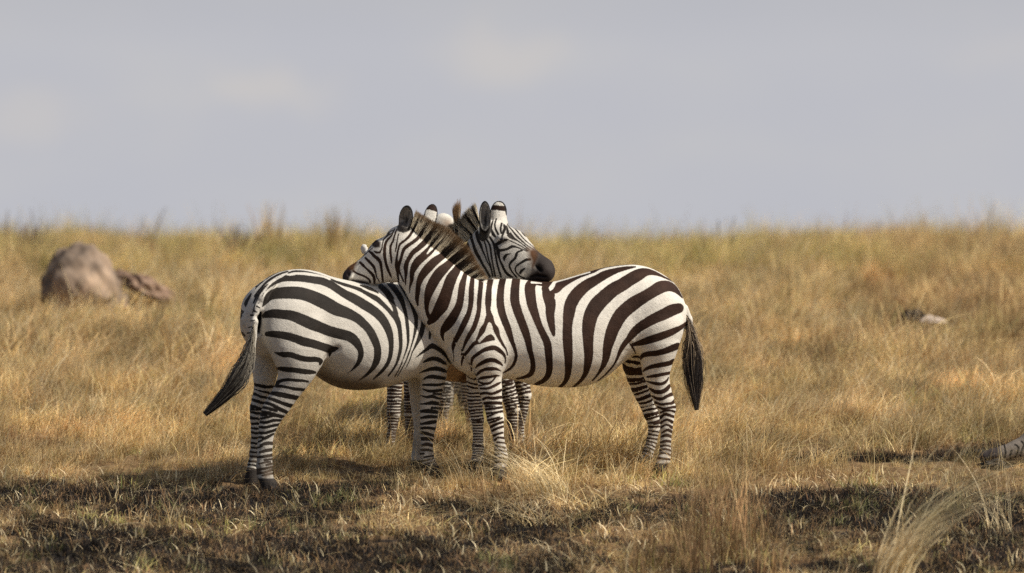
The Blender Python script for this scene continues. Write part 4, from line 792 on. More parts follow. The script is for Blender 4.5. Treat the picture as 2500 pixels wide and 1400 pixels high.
def field(X, Y, lst, seed, pad=1.0):
    Z = gz(X, Y); k = FPX / (Y - CAM_Y); u = 1250 + X * k; v = HV - (Z - CAM_Z) * k
    P = np.stack([X * 2.2, Y * 1.6, np.zeros_like(X)], 1); nzv = .45 * vnoise(P, seed) + .45 * vnoise(P * 3.1, seed + 1) + .45 * vnoise(P * 8.0, seed + 2)
    r = np.zeros(len(X))
    for cu, cv, ru, rv, s in lst:
        d = np.sqrt(((u - cu) / ru) ** 2 + ((v - cv) / rv) ** 2)
        r = np.maximum(r, s * np.clip((1.4 - d) * 1.6, 0, 1))
    return np.clip(r * 1.7 + (nzv - .42) * 1.1 * (r > 0), 0, 1)
def burn_at(X, Y):
    b = field(X, Y, burn_uv, 21)
    P = np.stack([X * 1.1, Y * 1.1, np.zeros_like(X)], 1)
    extra = np.clip((.7 * vnoise(P, 33) + .7 * vnoise(P * 3, 34) + .5 * vnoise(P * 9, 35) + .05) * 2.0, 0, 1) * np.clip((-.45 - Y) * 2, 0, 1) * .9       # scattered scorched spots in the near strip
    return np.clip(np.maximum(b, extra), 0, 1)
def green_at(X, Y): return field(X, Y, green_uv, 51)

def axis(lo, hi, fine_lo, fine_hi, st, cst):
    a = list(np.arange(fine_lo, fine_hi, st)); x = fine_lo; left = []
    s = st
    while x > lo: s = min(s * 1.35, cst); x -= s; left.append(x)
    x = a[-1]; s = st; right = []
    while x < hi: s = min(s * 1.35, cst); x += s; right.append(x)
    return np.array(left[::-1] + a + right)
gxs = axis(-1500, 1500, -7, 7, .05, 220); gys = axis(-200, 3000, -7, 14, .045, 240)
GX, GY = np.meshgrid(gxs, gys, indexing='ij'); gX, gY = GX.ravel(), GY.ravel()
gZ = gz(gX, gY) - np.clip((gY - 60) * .01, 0, 6)
near = (np.abs(gX) < 8) & (gY > -8) & (gY < 15)
bz = np.zeros(len(gX)); grn = np.zeros(len(gX)); bz[near] = burn_at(gX[near], gY[near]); grn[near] = green_at(gX[near], gY[near])
PP = np.stack([gX[near] * 5, gY[near] * 5, gX[near] * 0], 1)
gZ[near] += .010 * vnoise(PP, 61) + .006 * vnoise(PP * 3, 62) - .012 * bz[near]
ii = np.arange(len(gxs) * len(gys)).reshape(len(gxs), len(gys))
GF = np.stack([ii[:-1, :-1].ravel(), ii[1:, :-1].ravel(), ii[1:, 1:].ravel(), ii[:-1, 1:].ravel()], 1)
gm, n, l, b = new_mat('soil_and_thatch')
tcn = n.new('ShaderNodeTexCoord'); ab = n.new('ShaderNodeAttribute'); ab.attribute_name = 'burn'; ag = n.new('ShaderNodeAttribute'); ag.attribute_name = 'green'
n1 = n.new('ShaderNodeTexNoise'); n1.inputs['Scale'].default_value = 14; n1.inputs['Detail'].default_value = 8; n1.inputs['Roughness'].default_value = .7; l.new(tcn.outputs['Object'], n1.inputs['Vector'])
n2 = n.new('ShaderNodeTexNoise'); n2.inputs['Scale'].default_value = 60; n2.inputs['Detail'].default_value = 6; n2.inputs['Roughness'].default_value = .75; l.new(tcn.outputs['Object'], n2.inputs['Vector'])
c1 = n.new('ShaderNodeValToRGB'); c1.color_ramp.elements[0].position = .35; c1.color_ramp.elements[0].color = (.10, .055, .025, 1); c1.color_ramp.elements[1].position = .66; c1.color_ramp.elements[1].color = (.34, .22, .105, 1); l.new(n1.outputs['Fac'], c1.inputs[0])
c2 = n.new('ShaderNodeValToRGB'); c2.color_ramp.elements[0].position = .42; c2.color_ramp.elements[0].color = (.012, .010, .010, 1); c2.color_ramp.elements[1].position = .80; c2.color_ramp.elements[1].color = (.060, .045, .034, 1); l.new(n2.outputs['Fac'], c2.inputs[0])
m1 = n.new('ShaderNodeMixRGB'); l.new(ab.outputs['Fac'], m1.inputs[0]); l.new(c1.outputs[0], m1.inputs[1]); l.new(c2.outputs[0], m1.inputs[2])
l.new(m1.outputs[0], b.inputs['Base Color']); b.inputs['Roughness'].default_value = .95
bp = n.new('ShaderNodeBump'); bp.inputs['Strength'].default_value = .8; bp.inputs['Distance'].default_value = .02; l.new(n2.outputs['Fac'], bp.inputs['Height']); l.new(bp.outputs[0], b.inputs['Normal'])
ground = mesh_obj('ground', np.stack([gX, gY, gZ], 1), GF, gm); tag(ground, 'dry savanna soil with scorched black patches', 'ground', kind='structure')
add_attr(ground, 'burn', 'FLOAT', bz); add_attr(ground, 'green', 'FLOAT', grn)

# ------------------------------------------------------------------ grass
def blades(n, h0, h1, rad, lean, wind, w, cols, seg=4, curl=.6, droop=.3, zs=1.0):
    """one clump: n ribbon blades; returns V, F, C"""
    ang = rng.uniform(0, 2 * pi, n); rr = rad * np.sqrt(rng.random(n)); bx, by = rr * np.cos(ang), rr * np.sin(ang)
    h = rng.uniform(h0, h1, n); la = rng.uniform(0, 2 * pi, n); ln = np.abs(rng.normal(size=n)) * lean + .05
    dx, dy = np.cos(la) * ln + wind[0], np.sin(la) * ln + wind[1]
    wa = rng.uniform(0, pi, n); ww = rng.uniform(.6, 1.3, n) * w
    V = np.zeros((n, seg + 1, 2, 3)); C = np.zeros((n, seg + 1, 2, 3))
    ci = rng.integers(0, len(cols), n); base = np.array(cols)[ci] * rng.uniform(.75, 1.2, (n, 1))
    kx = rng.normal(size=n) * curl * .25; ky = rng.normal(size=n) * curl * .25
    for j in range(seg + 1):
        f = j / seg
        x = bx + h * (dx * f ** 1.6 + kx * f * f); y = by + h * (dy * f ** 1.6 + ky * f * f)
        z = h * (f - droop * (np.hypot(dx, dy)) * f ** 3) * zs - .01 * zs
        hw = ww * .5 * (1 - f * .85)
        for s, sg in ((0, -1), (1, 1)):
            V[:, j, s, 0] = x + sg * hw * np.cos(wa); V[:, j, s, 1] = y + sg * hw * np.sin(wa); V[:, j, s, 2] = z
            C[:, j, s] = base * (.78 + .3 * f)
    bs = (np.arange(n) * (seg + 1) * 2)[:, None]
    F = np.vstack([np.hstack([bs + 2 * j, bs + 2 * j + 1, bs + 2 * j + 3, bs + 2 * j + 2]) for j in range(seg)])
    return V.reshape(-1, 3), F, C.reshape(-1, 3)
STRAW = [(.74, .52, .215), (.82, .62, .29), (.66, .44, .17), (.52, .31, .11), (.72, .52, .24), (.42, .25, .09), (.82, .63, .33), (.60, .48, .17)]
PALE = [(.88, .72, .43), (.84, .67, .38), (.80, .62, .34)]
GREEN = [(.28, .29, .08), (.36, .35, .10), (.42, .38, .13), (.24, .27, .08)]
YELLOWG = [(.66, .56, .15), (.58, .51, .14), (.72, .60, .21), (.52, .47, .12)]
RUST = [(.46, .26, .11), (.38, .21, .085), (.54, .33, .15), (.30, .165, .07)]
BURNT = [(.03, .024, .02), (.05, .038, .03), (.018, .015, .014), (.09, .06, .04)]
gmat, n, l, b = new_mat('grass_blade')
a = n.new('ShaderNodeAttribute'); a.attribute_name = 'Col'
oi = n.new('ShaderNodeObjectInfo'); geo = n.new('ShaderNodeNewGeometry')
nzn = n.new('ShaderNodeTexNoise'); nzn.inputs['Scale'].default_value = 1.7; nzn.inputs['Detail'].default_value = 6; nzn.inputs['Roughness'].default_value = .6; l.new(geo.outputs['Position'], nzn.inputs['Vector'])
hs = n.new('ShaderNodeHueSaturation')
m1 = n.new('ShaderNodeMapRange'); m1.inputs['To Min'].default_value = .68; m1.inputs['To Max'].default_value = 1.38; l.new(oi.outputs['Random'], m1.inputs['Value']); 
m3 = n.new('ShaderNodeMapRange'); m3.inputs['From Min'].default_value = .36; m3.inputs['From Max'].default_value = .64; m3.inputs['To Min'].default_value = .50; m3.inputs['To Max'].default_value = 1.5; l.new(nzn.outputs['Fac'], m3.inputs['Value'])
mm = n.new('ShaderNodeMath'); mm.operation = 'MULTIPLY'; l.new(m1.outputs[0], mm.inputs[0]); l.new(m3.outputs[0], mm.inputs[1]); l.new(mm.outputs[0], hs.inputs['Value'])
m2 = n.new('ShaderNodeMapRange'); m2.inputs['From Min'].default_value = .3; m2.inputs['From Max'].default_value = .7; m2.inputs['To Min'].default_value = .517; m2.inputs['To Max'].default_value = .492; l.new(nzn.outputs['Color'], m2.inputs['Value']); l.new(m2.outputs[0], hs.inputs['Hue'])
l.new(a.outputs['Color'], hs.inputs['Color'])
hs.inputs['Saturation'].default_value = .92
b.inputs['Roughness'].default_value = .6; l.new(hs.outputs[0], b.inputs['Base Color'])
tr = n.new('ShaderNodeBsdfTranslucent'); l.new(hs.outputs[0], tr.inputs['Color'])
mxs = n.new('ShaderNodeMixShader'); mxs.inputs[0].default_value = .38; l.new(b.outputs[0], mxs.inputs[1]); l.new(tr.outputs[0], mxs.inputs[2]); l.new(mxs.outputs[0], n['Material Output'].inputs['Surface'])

def clump_set(name, specs):
    col = bpy.data.collections.new(name)
    for i, sp in enumerate(specs):
        V, F, C = [], [], []; off = 0
        for a_ in sp:
            v, f, c = blades(**a_); V.append(v); F.append(f + off); C.append(c); off += len(v)
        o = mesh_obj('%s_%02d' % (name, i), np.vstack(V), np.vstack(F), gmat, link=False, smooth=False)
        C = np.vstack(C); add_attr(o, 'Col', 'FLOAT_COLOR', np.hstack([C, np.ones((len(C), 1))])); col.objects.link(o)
    return col
def scatter(name, label, cat, col, P, S, R, I):
    me = bpy.data.meshes.new(name); me.vertices.add(len(P)); me.vertices.foreach_set('co', np.asarray(P, np.float32).ravel())
    o = bpy.data.objects.new(name, me); scene.collection.objects.link(o); tag(o, label, cat, kind='stuff')
    for nm, ty, da in (('size', 'FLOAT', S), ('pick', 'INT', I)):
        at = me.attributes.new(nm, ty, 'POINT'); at.data.foreach_set('value', np.asarray(da, np.float32 if ty == 'FLOAT' else np.int32))
    at = me.attributes.new('turn', 'FLOAT_VECTOR', 'POINT'); at.data.foreach_set('vector', np.asarray(R, np.float32).ravel())
    ng = bpy.data.node_groups.new(name + '_nodes', 'GeometryNodeTree')
    ng.interface.new_socket('Geometry', in_out='INPUT', socket_type='NodeSocketGeometry'); ng.interface.new_socket('Geometry', in_out='OUTPUT', socket_type='NodeSocketGeometry')
    gi_, go = ng.nodes.new('NodeGroupInput'), ng.nodes.new('NodeGroupOutput')
    ip = ng.nodes.new('GeometryNodeInstanceOnPoints'); cinf = ng.nodes.new('GeometryNodeCollectionInfo')
    cinf.inputs['Collection'].default_value = col; cinf.inputs['Separate Children'].default_value = True; cinf.inputs['Reset Children'].default_value = True
    def na(nm, ty):
        x = ng.nodes.new('GeometryNodeInputNamedAttribute'); x.data_type = ty; x.inputs['Name'].default_value = nm; return x
    a1, a2, a3 = na('size', 'FLOAT'), na('pick', 'INT'), na('turn', 'FLOAT_VECTOR')
    ip.inputs['Pick Instance'].default_value = True
    K = ng.links
    K.new(gi_.outputs[0], ip.inputs['Points']); K.new(cinf.outputs[0], ip.inputs['Instance'])
    K.new(a1.outputs['Attribute'], ip.inputs['Scale']); K.new(a2.outputs['Attribute'], ip.inputs['Instance Index']); K.new(a3.outputs['Attribute'], ip.inputs['Rotation'])
    K.new(ip.outputs[0], go.inputs[0])
    md = o.modifiers.new('scatter', 'NODES'); md.node_group = ng
    return o
def rand_pts(n, y0, y1, marg=.9):
    """even over the visible wedge of ground, plus a margin at both sides"""
    Y = rng.uniform(y0, y1, n * 2); hw = (Y - CAM_Y) * 1250 / FPX + marg
    X = rng.uniform(-1, 1, n * 2) * hw.max(); m = np.abs(X) < hw; return X[m][:n], Y[m][:n]
def put(X, Y, dz=0.0): return np.stack([X, Y, gz(X, Y) + dz], 1)
def turns(n, tiltx=.12):
    return np.stack([rng.normal(size=n) * tiltx, rng.normal(size=n) * tiltx, rng.uniform(-1.2, 1.2, n)], 1)

WIND = (.40, -.05)
dry = clump_set('dry_clump', [[dict(n=40, h0=.08, h1=.26, rad=.10, lean=.75, wind=WIND, w=.0062, cols=STRAW, curl=1.2, droop=.35)] for _ in range(3)] +
                [[dict(n=32, h0=.06, h1=.20, rad=.11, lean=1.1, wind=(.3, 0), w=.006, cols=STRAW + RUST, curl=1.6, droop=.45), dict(n=10, h0=.15, h1=.34, rad=.08, lean=.35, wind=WIND, w=.0034, cols=PALE, curl=.6)] for _ in range(3)] +
                [[dict(n=34, h0=.10, h1=.30, rad=.10, lean=.5, wind=(.8, .1), w=.0062, cols=STRAW + PALE, curl=1.0, droop=.4)] for _ in range(2)] +
                [[dict(n=28, h0=.08, h1=.22, rad=.09, lean=.45, wind=(.1, 0), w=.0062, cols=RUST + STRAW[:3], curl=.8)] for _ in range(2)] +
                [[dict(n=34, h0=.06, h1=.18, rad=.10, lean=.8, wind=(.2, 0), w=.006, cols=GREEN + YELLOWG + STRAW[:2], curl=1.0)] for _ in range(2)])
# index: 0-2 straw, 3-5 tangled, 6-7 wind-laid, 8-9 rusty, 10-11 greenish
def choose(X, Y):
    n_ = len(X); P = np.stack([X * .8, Y * .8, X * 0], 1); q = vnoise(P, 71) + .5 * vnoise(P * 3, 72); r = rng.random(n_)
    I = rng.integers(0, 8, n_)
    I = np.where((q > .45) & (r < .6), rng.integers(8, 10, n_), I)
    rr_ = np.clip((X - 1.6) / 1.2, 0, 1) * np.clip((Y - 5) / 4, 0, 1) * .85; I = np.where(rng.random(n_) < rr_, rng.integers(8, 10, n_), I)
    g = green_at(X, Y) * .9 + .05; I = np.where(rng.random(n_) < g, rng.integers(10, 12, n_), I)
    return I
def tuss(X, Y, f=3.2, seed=91):
    P = np.stack([X * f, Y * f * .8, X * 0], 1); return np.clip(.5 + .45 * vnoise(P, seed) + .25 * vnoise(P * 2.7, seed + 1), 0, 1)
ROCKS = []
def thin(X, Y, S):
    for u_, v_, r_ in ((198, 758, .42), (282, 755, .2), (352, 755, .32), (2262, 818, .30)):
        rx, ry = inv_ground(u_, v_); m_ = (np.abs(X - rx) < r_) & (Y < ry + .15) & (Y > ry - 1.6); S = np.where(m_, S * .38, S)
    return S
X, Y = rand_pts(1200, -5.6, -.35); bn = burn_at(X, Y); tt = tuss(X, Y)
keep = rng.random(len(X)) > np.clip(bn * 2.4, 0, .985) + .18 + .45 * (1 - tt); X, Y, bn, tt = X[keep], Y[keep], bn[keep], tt[keep]
S = rng.uniform(.2, .5, len(X)) * (.6 + .8 * tt) * (1 - .4 * bn); S = np.where(rng.random(len(X)) < .05, S * 2.4, S)
Xa, Ya = rand_pts(10500, -.35, 6); bn2 = burn_at(Xa, Ya); tt = tuss(Xa, Ya); keep = rng.random(len(Xa)) > np.clip(bn2 * 2.2, 0, .97) + 1.05 * (1 - tt) ** 1.6; Xa, Ya, bn2, tt = Xa[keep], Ya[keep], bn2[keep], tt[keep]
Sa = rng.uniform(.5, 1.0, len(Xa)) * (.55 + .85 * tt) * (1 - .4 * bn2) * np.interp(Ya, [-.35, .1, .5, 1.2, 3], [.34, .5, .72, .9, 1.05]) * (1 + .9 * np.clip((Xa + .15) * 4, 0, 1) * (Ya < .9) * (Xa < 1.6)) * np.where((Xa > 2) & (Ya < .75), .5, 1)
Xb, Yb = rand_pts(12500, 6, 17, 3.0); tt = tuss(Xb, Yb, 2.0, 95); keep = rng.random(len(Xb)) > .9 * (1 - tt); Xb, Yb, tt = Xb[keep], Yb[keep], tt[keep]
Sb = thin(Xb, Yb, rng.uniform(.9, 1.5, len(Xb)) * (.5 + .9 * tt)); Sa = thin(Xa, Ya, Sa)
# short broken tufts of the near strip
shortc = clump_set('short_clump', [[dict(n=10, h0=.02, h1=.10, rad=.09, lean=.9, wind=(.15, 0), w=.007, cols=STRAW + RUST, curl=1.2, droop=.4, seg=3)] for _ in range(4)] +
                   [[dict(n=10, h0=.02, h1=.08, rad=.08, lean=.9, wind=(0, 0), w=.0065, cols=RUST + BURNT[:2], curl=1.2, droop=.3, seg=3)] for _ in range(2)] +
                   [[dict(n=14, h0=.03, h1=.09, rad=.07, lean=.6, wind=(0, 0), w=.006, cols=GREEN + YELLOWG, curl=.8, seg=3)] for _ in range(1)])
Xs, Ys = rand_pts(6200, -5.6, .1); bs_ = burn_at(Xs, Ys); ts_ = tuss(Xs, Ys, 4, 97); keep = rng.random(len(Xs)) > np.clip(bs_ * 1.9, 0, .955) + .6 * (1 - ts_); Xs, Ys, ts_ = Xs[keep], Ys[keep], ts_[keep]
Ps = np.stack([Xs * 1.2, Ys * 1.2, Xs * 0], 1); gs = (vnoise(Ps, 98) > .55) & (rng.random(len(Xs)) < .5)
Is = np.where(gs, 6, rng.integers(0, 6, len(Xs)))
scatter('short_grass', 'short broken straw and stubble of the near ground', 'grass', shortc, put(Xs, Ys), rng.uniform(.6, 1.35, len(Xs)) * (.6 + .7 * ts_), turns(len(Xs)), Is)
X, Y, S = np.concatenate([X, Xa, Xb]), np.concatenate([Y, Ya, Yb]), np.concatenate([S, Sa, Sb])
scatter('dry_grass', 'straw coloured dry grass, tangled and bent by the wind', 'grass', dry, put(X, Y), S, turns(len(X)), choose(X, Y))
# the tall yellow-green belt on the crest of the rise
tall = clump_set('tall_clump', [[dict(n=60, h0=.22, h1=.55, rad=.16, lean=.3, wind=(.28, 0), w=.007, cols=YELLOWG + STRAW, curl=.7)] for _ in range(3)] +
                 [[dict(n=55, h0=.20, h1=.50, rad=.16, lean=.35, wind=(.28, 0), w=.007, cols=STRAW + RUST, curl=.7)] for _ in range(3)] +
                 [[dict(n=55, h0=.22, h1=.50, rad=.16, lean=.3, wind=(.2, 0), w=.007, cols=YELLOWG + GREEN[1:3], curl=.7)] for _ in range(2)])
X, Y = rand_pts(12500, 15, 25, 3.5); q = vnoise(np.stack([X * .5, Y * .3, X * 0], 1), 81)
rs = np.clip((X - 2.2) / 1.6, 0, 1)
I = np.where(rng.random(len(X)) < np.clip(.30 + .5 * q + .55 * rs, 0, 1), rng.integers(3, 6, len(X)), np.where(rng.random(len(X)) < .35 + .3 * q, rng.integers(6, 8, len(X)), rng.integers(0, 3, len(X))))
scatter('tall_grass', 'tall yellow green grass along the crest of the rise', 'grass', tall, put(X, Y), rng.uniform(.45, .8, len(X)) * (1 + .30 * vnoise(np.stack([X * 1.6, Y * .8, X * 0], 1), 83)) * (1 + .15 * rs) + .40 * (rng.random(len(X)) < .035), turns(len(X), .08), I)
# scorched stubble and cinders on the burnt strips
stub = clump_set('stubble_clump', [[dict(n=40, h0=.02, h1=.07, rad=.09, lean=.7, wind=(.1, 0), w=.006, cols=BURNT[:3], curl=.8, seg=2)] for _ in range(3)] +
                 [[dict(n=26, h0=.03, h1=.10, rad=.09, lean=1.0, wind=(.2, 0), w=.005, cols=RUST + BURNT + [(.34, .24, .12)], curl=1.0, seg=3)] for _ in range(2)] +
                 [[dict(n=30, h0=.03, h1=.09, rad=.07, lean=.5, wind=(0, 0), w=.0045, cols=GREEN + [(.45, .38, .2)], curl=.6, seg=3)] for _ in range(2)])
X, Y = rand_pts(16000, -5.6, 3); bn = burn_at(X, Y); keep = rng.random(len(X)) < bn * .9; X, Y = X[keep], Y[keep]
I = np.where(rng.random(len(X)) < .68, rng.integers(0, 3, len(X)), np.where(rng.random(len(X)) < .86, rng.integers(3, 5, len(X)), rng.integers(5, 7, len(X))))
scatter('burnt_stubble', 'charred black stubble on the burnt strips', 'stubble', stub, put(X, Y), rng.uniform(.6, 1.25, len(X)), turns(len(X)), I)
# fallen straws lying over everything near
lay = clump_set('straw_litter', [[dict(n=7, h0=.10, h1=.40, rad=.2, lean=1.2, wind=(0, 0), w=.0055, cols=PALE + STRAW[:2], curl=1.4, droop=.5, zs=.16)] for _ in range(4)])
X, Y = rand_pts(3000, -5.6, 2.5); keep = rng.random(len(X)) > np.clip(burn_at(X, Y) * 1.6, 0, .74); X, Y = X[keep], Y[keep]
R = turns(len(X), .1); R[:, 2] = rng.uniform(0, 6.28, len(X))
scatter('straw_litter', 'pale fallen straws strewn over the ground', 'straw', lay, put(X, Y, .005), rng.uniform(.6, 1.1, len(X)), R, rng.integers(0, 4, len(X)))
# bright broken stubs and dark cinders on the near ground
stubs = clump_set('stub_clump', [[dict(n=5, h0=.025, h1=.10, rad=.09, lean=.7, wind=(.1, 0), w=.0085, cols=PALE + STRAW[:2], curl=.8, droop=.3, seg=3)] for _ in range(4)] + [[dict(n=6, h0=.02, h1=.08, rad=.09, lean=.7, wind=(.1, 0), w=.0085, cols=RUST, curl=.8, droop=.3, seg=3)] for _ in range(2)])
X, Y = rand_pts(3400, -5.6, .2); keep = rng.random(len(X)) > np.clip(burn_at(X, Y) * 1.2, 0, .55); X, Y = X[keep], Y[keep]
scatter('straw_stubs', 'pale and rusty broken straw stubs on the near ground', 'stubble', stubs, put(X, Y), rng.uniform(.6, 1.3, len(X)), turns(len(X), .2), rng.integers(0, 6, len(X)))
# single taller stems with seed heads standing out of the sward
stem = clump_set('stem_clump', [[dict(n=7, h0=.22, h1=.5, rad=.12, lean=.35, wind=(.2, 0), w=.0032, cols=RUST + STRAW, curl=.6, seg=5)] for _ in range(4)])
X, Y = rand_pts(1500, -1.2, 9); keep = (rng.random(len(X)) > burn_at(X, Y)) & ((Y > .9) | (X > .5) | (rng.random(len(X)) < .35)); X, Y = X[keep], Y[keep]
scatter('grass_stems', 'thin rusty grass stems standing above the sward', 'grass', stem, put(X, Y), rng.uniform(.5, 1.0, len(X)), turns(len(X)), rng.integers(0, 4, len(X)))

# ------------------------------------------------------------------ single tufts that stand out
def tuft(name, label, cat, u, v, specs, group=None, Y=None, scale=1.0):
    if Y is None: x, y = inv_ground(u, v)
    else: y = Y; x = (u - 1250) * (Y - CAM_Y) / FPX
    V, F, C = [], [], []; off = 0
    for a_ in specs:
        vv, f, c = blades(**a_); V.append(vv); F.append(f + off); C.append(c); off += len(vv)
    o = mesh_obj(name, np.vstack(V) * scale, np.vstack(F), gmat, smooth=False); C = np.vstack(C); add_attr(o, 'Col', 'FLOAT_COLOR', np.hstack([C, np.ones((len(C), 1))]))
    o.location = (x, y, float(gz(x, y))); return tag(o, label, cat, group)
tuft('straw_tuft', 'pale straw tuft spilling to the left beside the near front hoof of the right zebra', 'grass tuft', 1330, 1215, [dict(n=170, h0=.18, h1=.60, rad=.16, lean=.5, wind=(-.75, -.1), w=.0060, cols=PALE, curl=.8, droop=.5, seg=6), dict(n=90, h0=.12, h1=.4, rad=.2, lean=.9, wind=(.3, 0), w=.004, cols=PALE + STRAW, curl=1, droop=.5, seg=5)])
tuft('straw_tuft', 'loose straw tuft between the front hooves of the two near zebras', 'grass tuft', 1150, 1190, [dict(n=110, h0=.14, h1=.42, rad=.16, lean=.8, wind=(-.4, -.1), w=.004, cols=PALE + STRAW, curl=1, droop=.55, seg=6)])
for lb, u_, v_ in (('tangled low straw heap left of the bigger straw tuft', 1235, 1245), ('tangled low straw heap right of the bigger straw tuft', 1420, 1240), ('tangled low straw heap in front of the bigger straw tuft', 1330, 1280), ('tangled low straw heap behind the bigger straw tuft', 1300, 1165)):
    tuft('straw_tuft', lb, 'grass tuft', u_, v_, [dict(n=110, h0=.14, h1=.42, rad=.20, lean=1.1, wind=(-.2, 0), w=.0062, cols=PALE + STRAW[:3] + RUST[:1], curl=1.6, droop=.45, seg=6, zs=.5), dict(n=30, h0=.08, h1=.3, rad=.18, lean=.5, wind=(0, 0), w=.006, cols=RUST, curl=1)])
for i, (u, v, nn, hh) in enumerate([(1690, 1350, 60, .62), (1740, 1300, 50, .60), (1790, 1370, 70, .70), (1830, 1330, 50, .66), (1620, 1385, 60, .42), (1700, 1400, 60, .55), (1560, 1400, 50, .34), (1870, 1395, 40, .45)]):
    tuft('stalk_tuft', 'upright brown grass stalks in the near right foreground, blurred', 'grass tuft', u, v, [dict(n=nn, h0=hh * .4, h1=hh, rad=.11, lean=.16, wind=(.05, 0), w=.0062, cols=RUST + [(.34, .22, .10), (.44, .30, .14)], curl=.35, seg=5), dict(n=30, h0=.1, h1=.26, rad=.14, lean=.5, wind=(.1, 0), w=.004, cols=STRAW + YELLOWG, curl=.7)], group='brown stalk tufts in the right foreground')
tuft('bent_straw', 'big sheaf of pale straw bending over in the bottom right corner', 'grass tuft', 2170, 1425, [dict(n=110, h0=.4, h1=1.25, rad=.12, lean=.28, wind=(.9, .1), w=.0085, cols=PALE, curl=.9, droop=.28, seg=8), dict(n=60, h0=.25, h1=.6, rad=.12, lean=.5, wind=(.5, 0), w=.0045, cols=PALE + STRAW, curl=.7, droop=.4, seg=6)])
tuft('bent_straw', 'small pale straw spray arching into the right edge', 'grass tuft', 2440, 1300, [dict(n=34, h0=.2, h1=.6, rad=.08, lean=.5, wind=(-.25, 0), w=.0045, cols=PALE, curl=1, droop=.45, seg=7)])

def weed(label, u, v_base, v_top, lean, kind):
    Y0 = rng.uniform(17, 19.5); x = (u - 1250) * (Y0 - CAM_Y) / FPX; k = (Y0 - CAM_Y) / FPX
    z0 = float(gz(x, Y0)); H = CAM_Z + (HV - v_top) * k - z0
    sp = {'plume': [dict(n=90, h0=H * .35, h1=H, rad=.12, lean=.10, wind=(lean, 0), w=.022, cols=STRAW[:4] + RUST[:1], curl=.3, seg=5)],
          'twig': [dict(n=56, h0=H * .6, h1=H, rad=.05, lean=.28, wind=(lean, 0), w=.030, cols=[(.10, .06, .055), (.14, .08, .06)], curl=.8, seg=5)],
          'reed': [dict(n=5, h0=H * .7, h1=H, rad=.12, lean=.06, wind=(lean, 0), w=.034, cols=[(.25, .18, .12)], curl=.35, seg=6)]}[kind]
    o = tuft('tall_weed', label, 'weed', u, 0, sp, Y=Y0)
    return o
weed('tall pale grass plume on the skyline, the highest left of the zebras', 652, 580, 478, .05, 'plume')
weed('dark twiggy weed on the skyline just left of the tall plume', 582, 580, 520, .02, 'twig')
weed('broad faint grass plume on the skyline above the left zebra rump', 808, 580, 488, .06, 'plume')
weed('thin reed stems on the skyline at the far left edge', 25, 580, 478, .08, 'reed')
weed('slender stem curving right on the skyline above the boulder', 345, 580, 468, .25, 'reed')
weed('single thin stem on the skyline right of the zebras', 1775, 580, 506, .05, 'reed')
weed('slender leaning reed on the skyline, second from the left edge', 60, 580, 500, .12, 'reed')
weed('pale wisp of tall grass on the skyline above the zebra heads', 480, 580, 540, .1, 'plume')
weed('thin stem on the skyline near the right edge', 2390, 580, 470, -.12, 'reed')
weed('low brown weed on the skyline at the left', 75, 580, 530, .1, 'twig')

# ------------------------------------------------------------------ boulder, broken branch, clod
def lump(name, label, cat, u, v, size, mat, seed, squash=.75, rot=0, detail=.18, sink=.1, group=None):
    x, y = inv_ground(u, v); import bmesh
    bm = bmesh.new(); bmesh.ops.create_icosphere(bm, subdivisions=5, radius=1.0)
    me = bpy.data.meshes.new(name); bm.to_mesh(me); bm.free()
    V = np.zeros(len(me.vertices) * 3, np.float32); me.vertices.foreach_get('co', V); V = V.reshape(-1, 3).astype(float)
    d = 1 + detail * vnoise(V * 1.3, seed) + detail * .45 * vnoise(V * 3.1, seed + 1) + detail * .2 * vnoise(V * 8, seed + 2)
    V = V * d[:, None]; V[:, 2] = np.where(V[:, 2] < 0, V[:, 2] * .5, V[:, 2])
    V = V * np.array(size) / 2; c, s = cos(rot), sin(rot); V = np.stack([V[:, 0] * c + V[:, 2] * s, V[:, 1], -V[:, 0] * s + V[:, 2] * c], 1)
    me.vertices.foreach_set('co', V.astype(np.float32).ravel()); me.polygons.foreach_set('use_smooth', np.ones(len(me.polygons), bool)); me.materials.append(mat)
    o = bpy.data.objects.new(name, me); scene.collection.objects.link(o); o.location = (x, y, float(gz(x, y)) - sink * size[2] + size[2] * .25); return tag(o, label, cat, group)
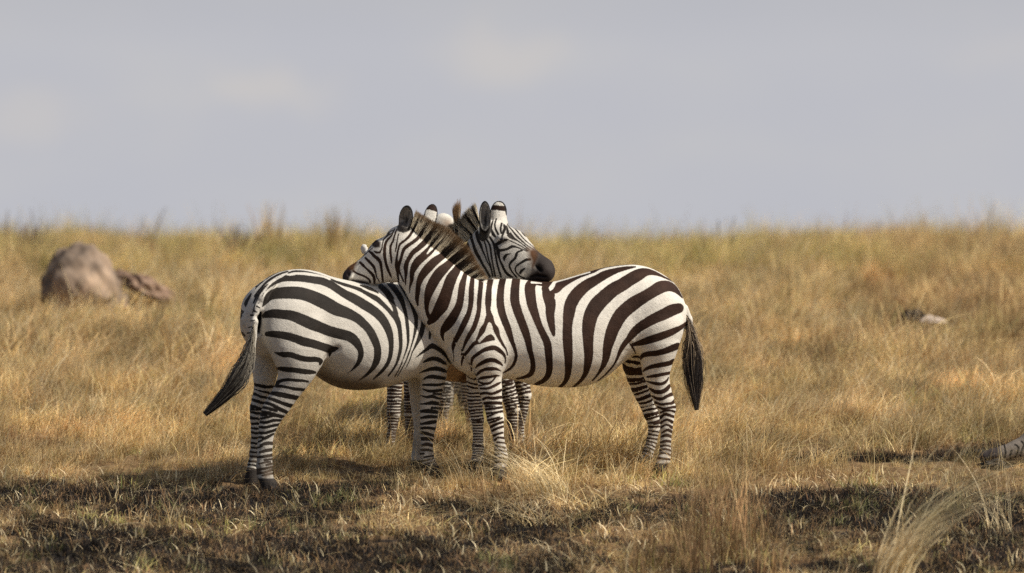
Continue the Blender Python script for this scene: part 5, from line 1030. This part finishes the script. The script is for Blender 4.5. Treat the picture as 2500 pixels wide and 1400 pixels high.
def stone_mat(name, c0, c1, c2, sc=3):
    m, n, l, b = new_mat(name); t = n.new('ShaderNodeTexCoord'); a1 = n.new('ShaderNodeTexNoise'); a1.inputs['Scale'].default_value = sc; a1.inputs['Detail'].default_value = 9; a1.inputs['Roughness'].default_value = .6; l.new(t.outputs['Object'], a1.inputs['Vector'])
    r = n.new('ShaderNodeValToRGB'); r.color_ramp.elements[0].position = .38; r.color_ramp.elements[0].color = (*c0, 1); r.color_ramp.elements[1].position = .66; r.color_ramp.elements[1].color = (*c2, 1); e = r.color_ramp.elements.new(.5); e.color = (*c1, 1)
    l.new(a1.outputs['Fac'], r.inputs[0]); l.new(r.outputs[0], b.inputs['Base Color']); b.inputs['Roughness'].default_value = .9
    bp = n.new('ShaderNodeBump'); bp.inputs['Strength'].default_value = .6; bp.inputs['Distance'].default_value = .03; l.new(a1.outputs['Fac'], bp.inputs['Height']); l.new(bp.outputs[0], b.inputs['Normal']); return m
rock = stone_mat('weathered_stone', (.14, .105, .08), (.25, .185, .135), (.52, .375, .26), 2.0)
lump('boulder', 'rounded grey and pink boulder in the grass at the left', 'boulder', 198, 765, (.60, .5, .78), rock, 3, detail=.10, sink=.06)
lump('stone', 'low brown stone leaning against the right foot of the boulder', 'stone', 282, 752, (.22, .2, .22), rock, 9, rot=.5)
wood = stone_mat('dead_wood', (.12, .075, .055), (.26, .17, .12), (.42, .29, .20), 5)
lump('broken_branch', 'short broken branch lying right of the boulder, its end dark', 'branch', 352, 750, (.50, .20, .20), wood, 15, rot=.42, detail=.22, sink=-.45)
bone = stone_mat('pale_bone', (.45, .36, .30), (.60, .50, .42), (.72, .62, .54), 4)
lump('bone', 'pale pinkish bone lying in the grass at the right', 'bone', 2277, 816, (.20, .09, .075), bone, 19, rot=.05, detail=.2, sink=-1.0)
clod = stone_mat('dark_clod', (.02, .018, .015), (.035, .03, .025), (.06, .05, .04), 6)
lump('clod', 'dark clod touching the left end of the pale bone', 'clod', 2230, 816, (.19, .12, .11), clod, 23, detail=.35, sink=-.85)
for lb, u_, v_, s_, sd_ in (('charred clod just left of the lying zebra muzzle', 2392, 1126, .13, 31), ('small charred clod further left of the lying zebra muzzle', 2352, 1122, .09, 32), ('charred clod in front of the lying zebra muzzle', 2425, 1146, .11, 33)):
    lump('clod', lb, 'clod', u_, v_, (s_ * 1.4, s_, s_ * .7), clod, sd_, detail=.3, sink=0, group='clods by the lying zebra')
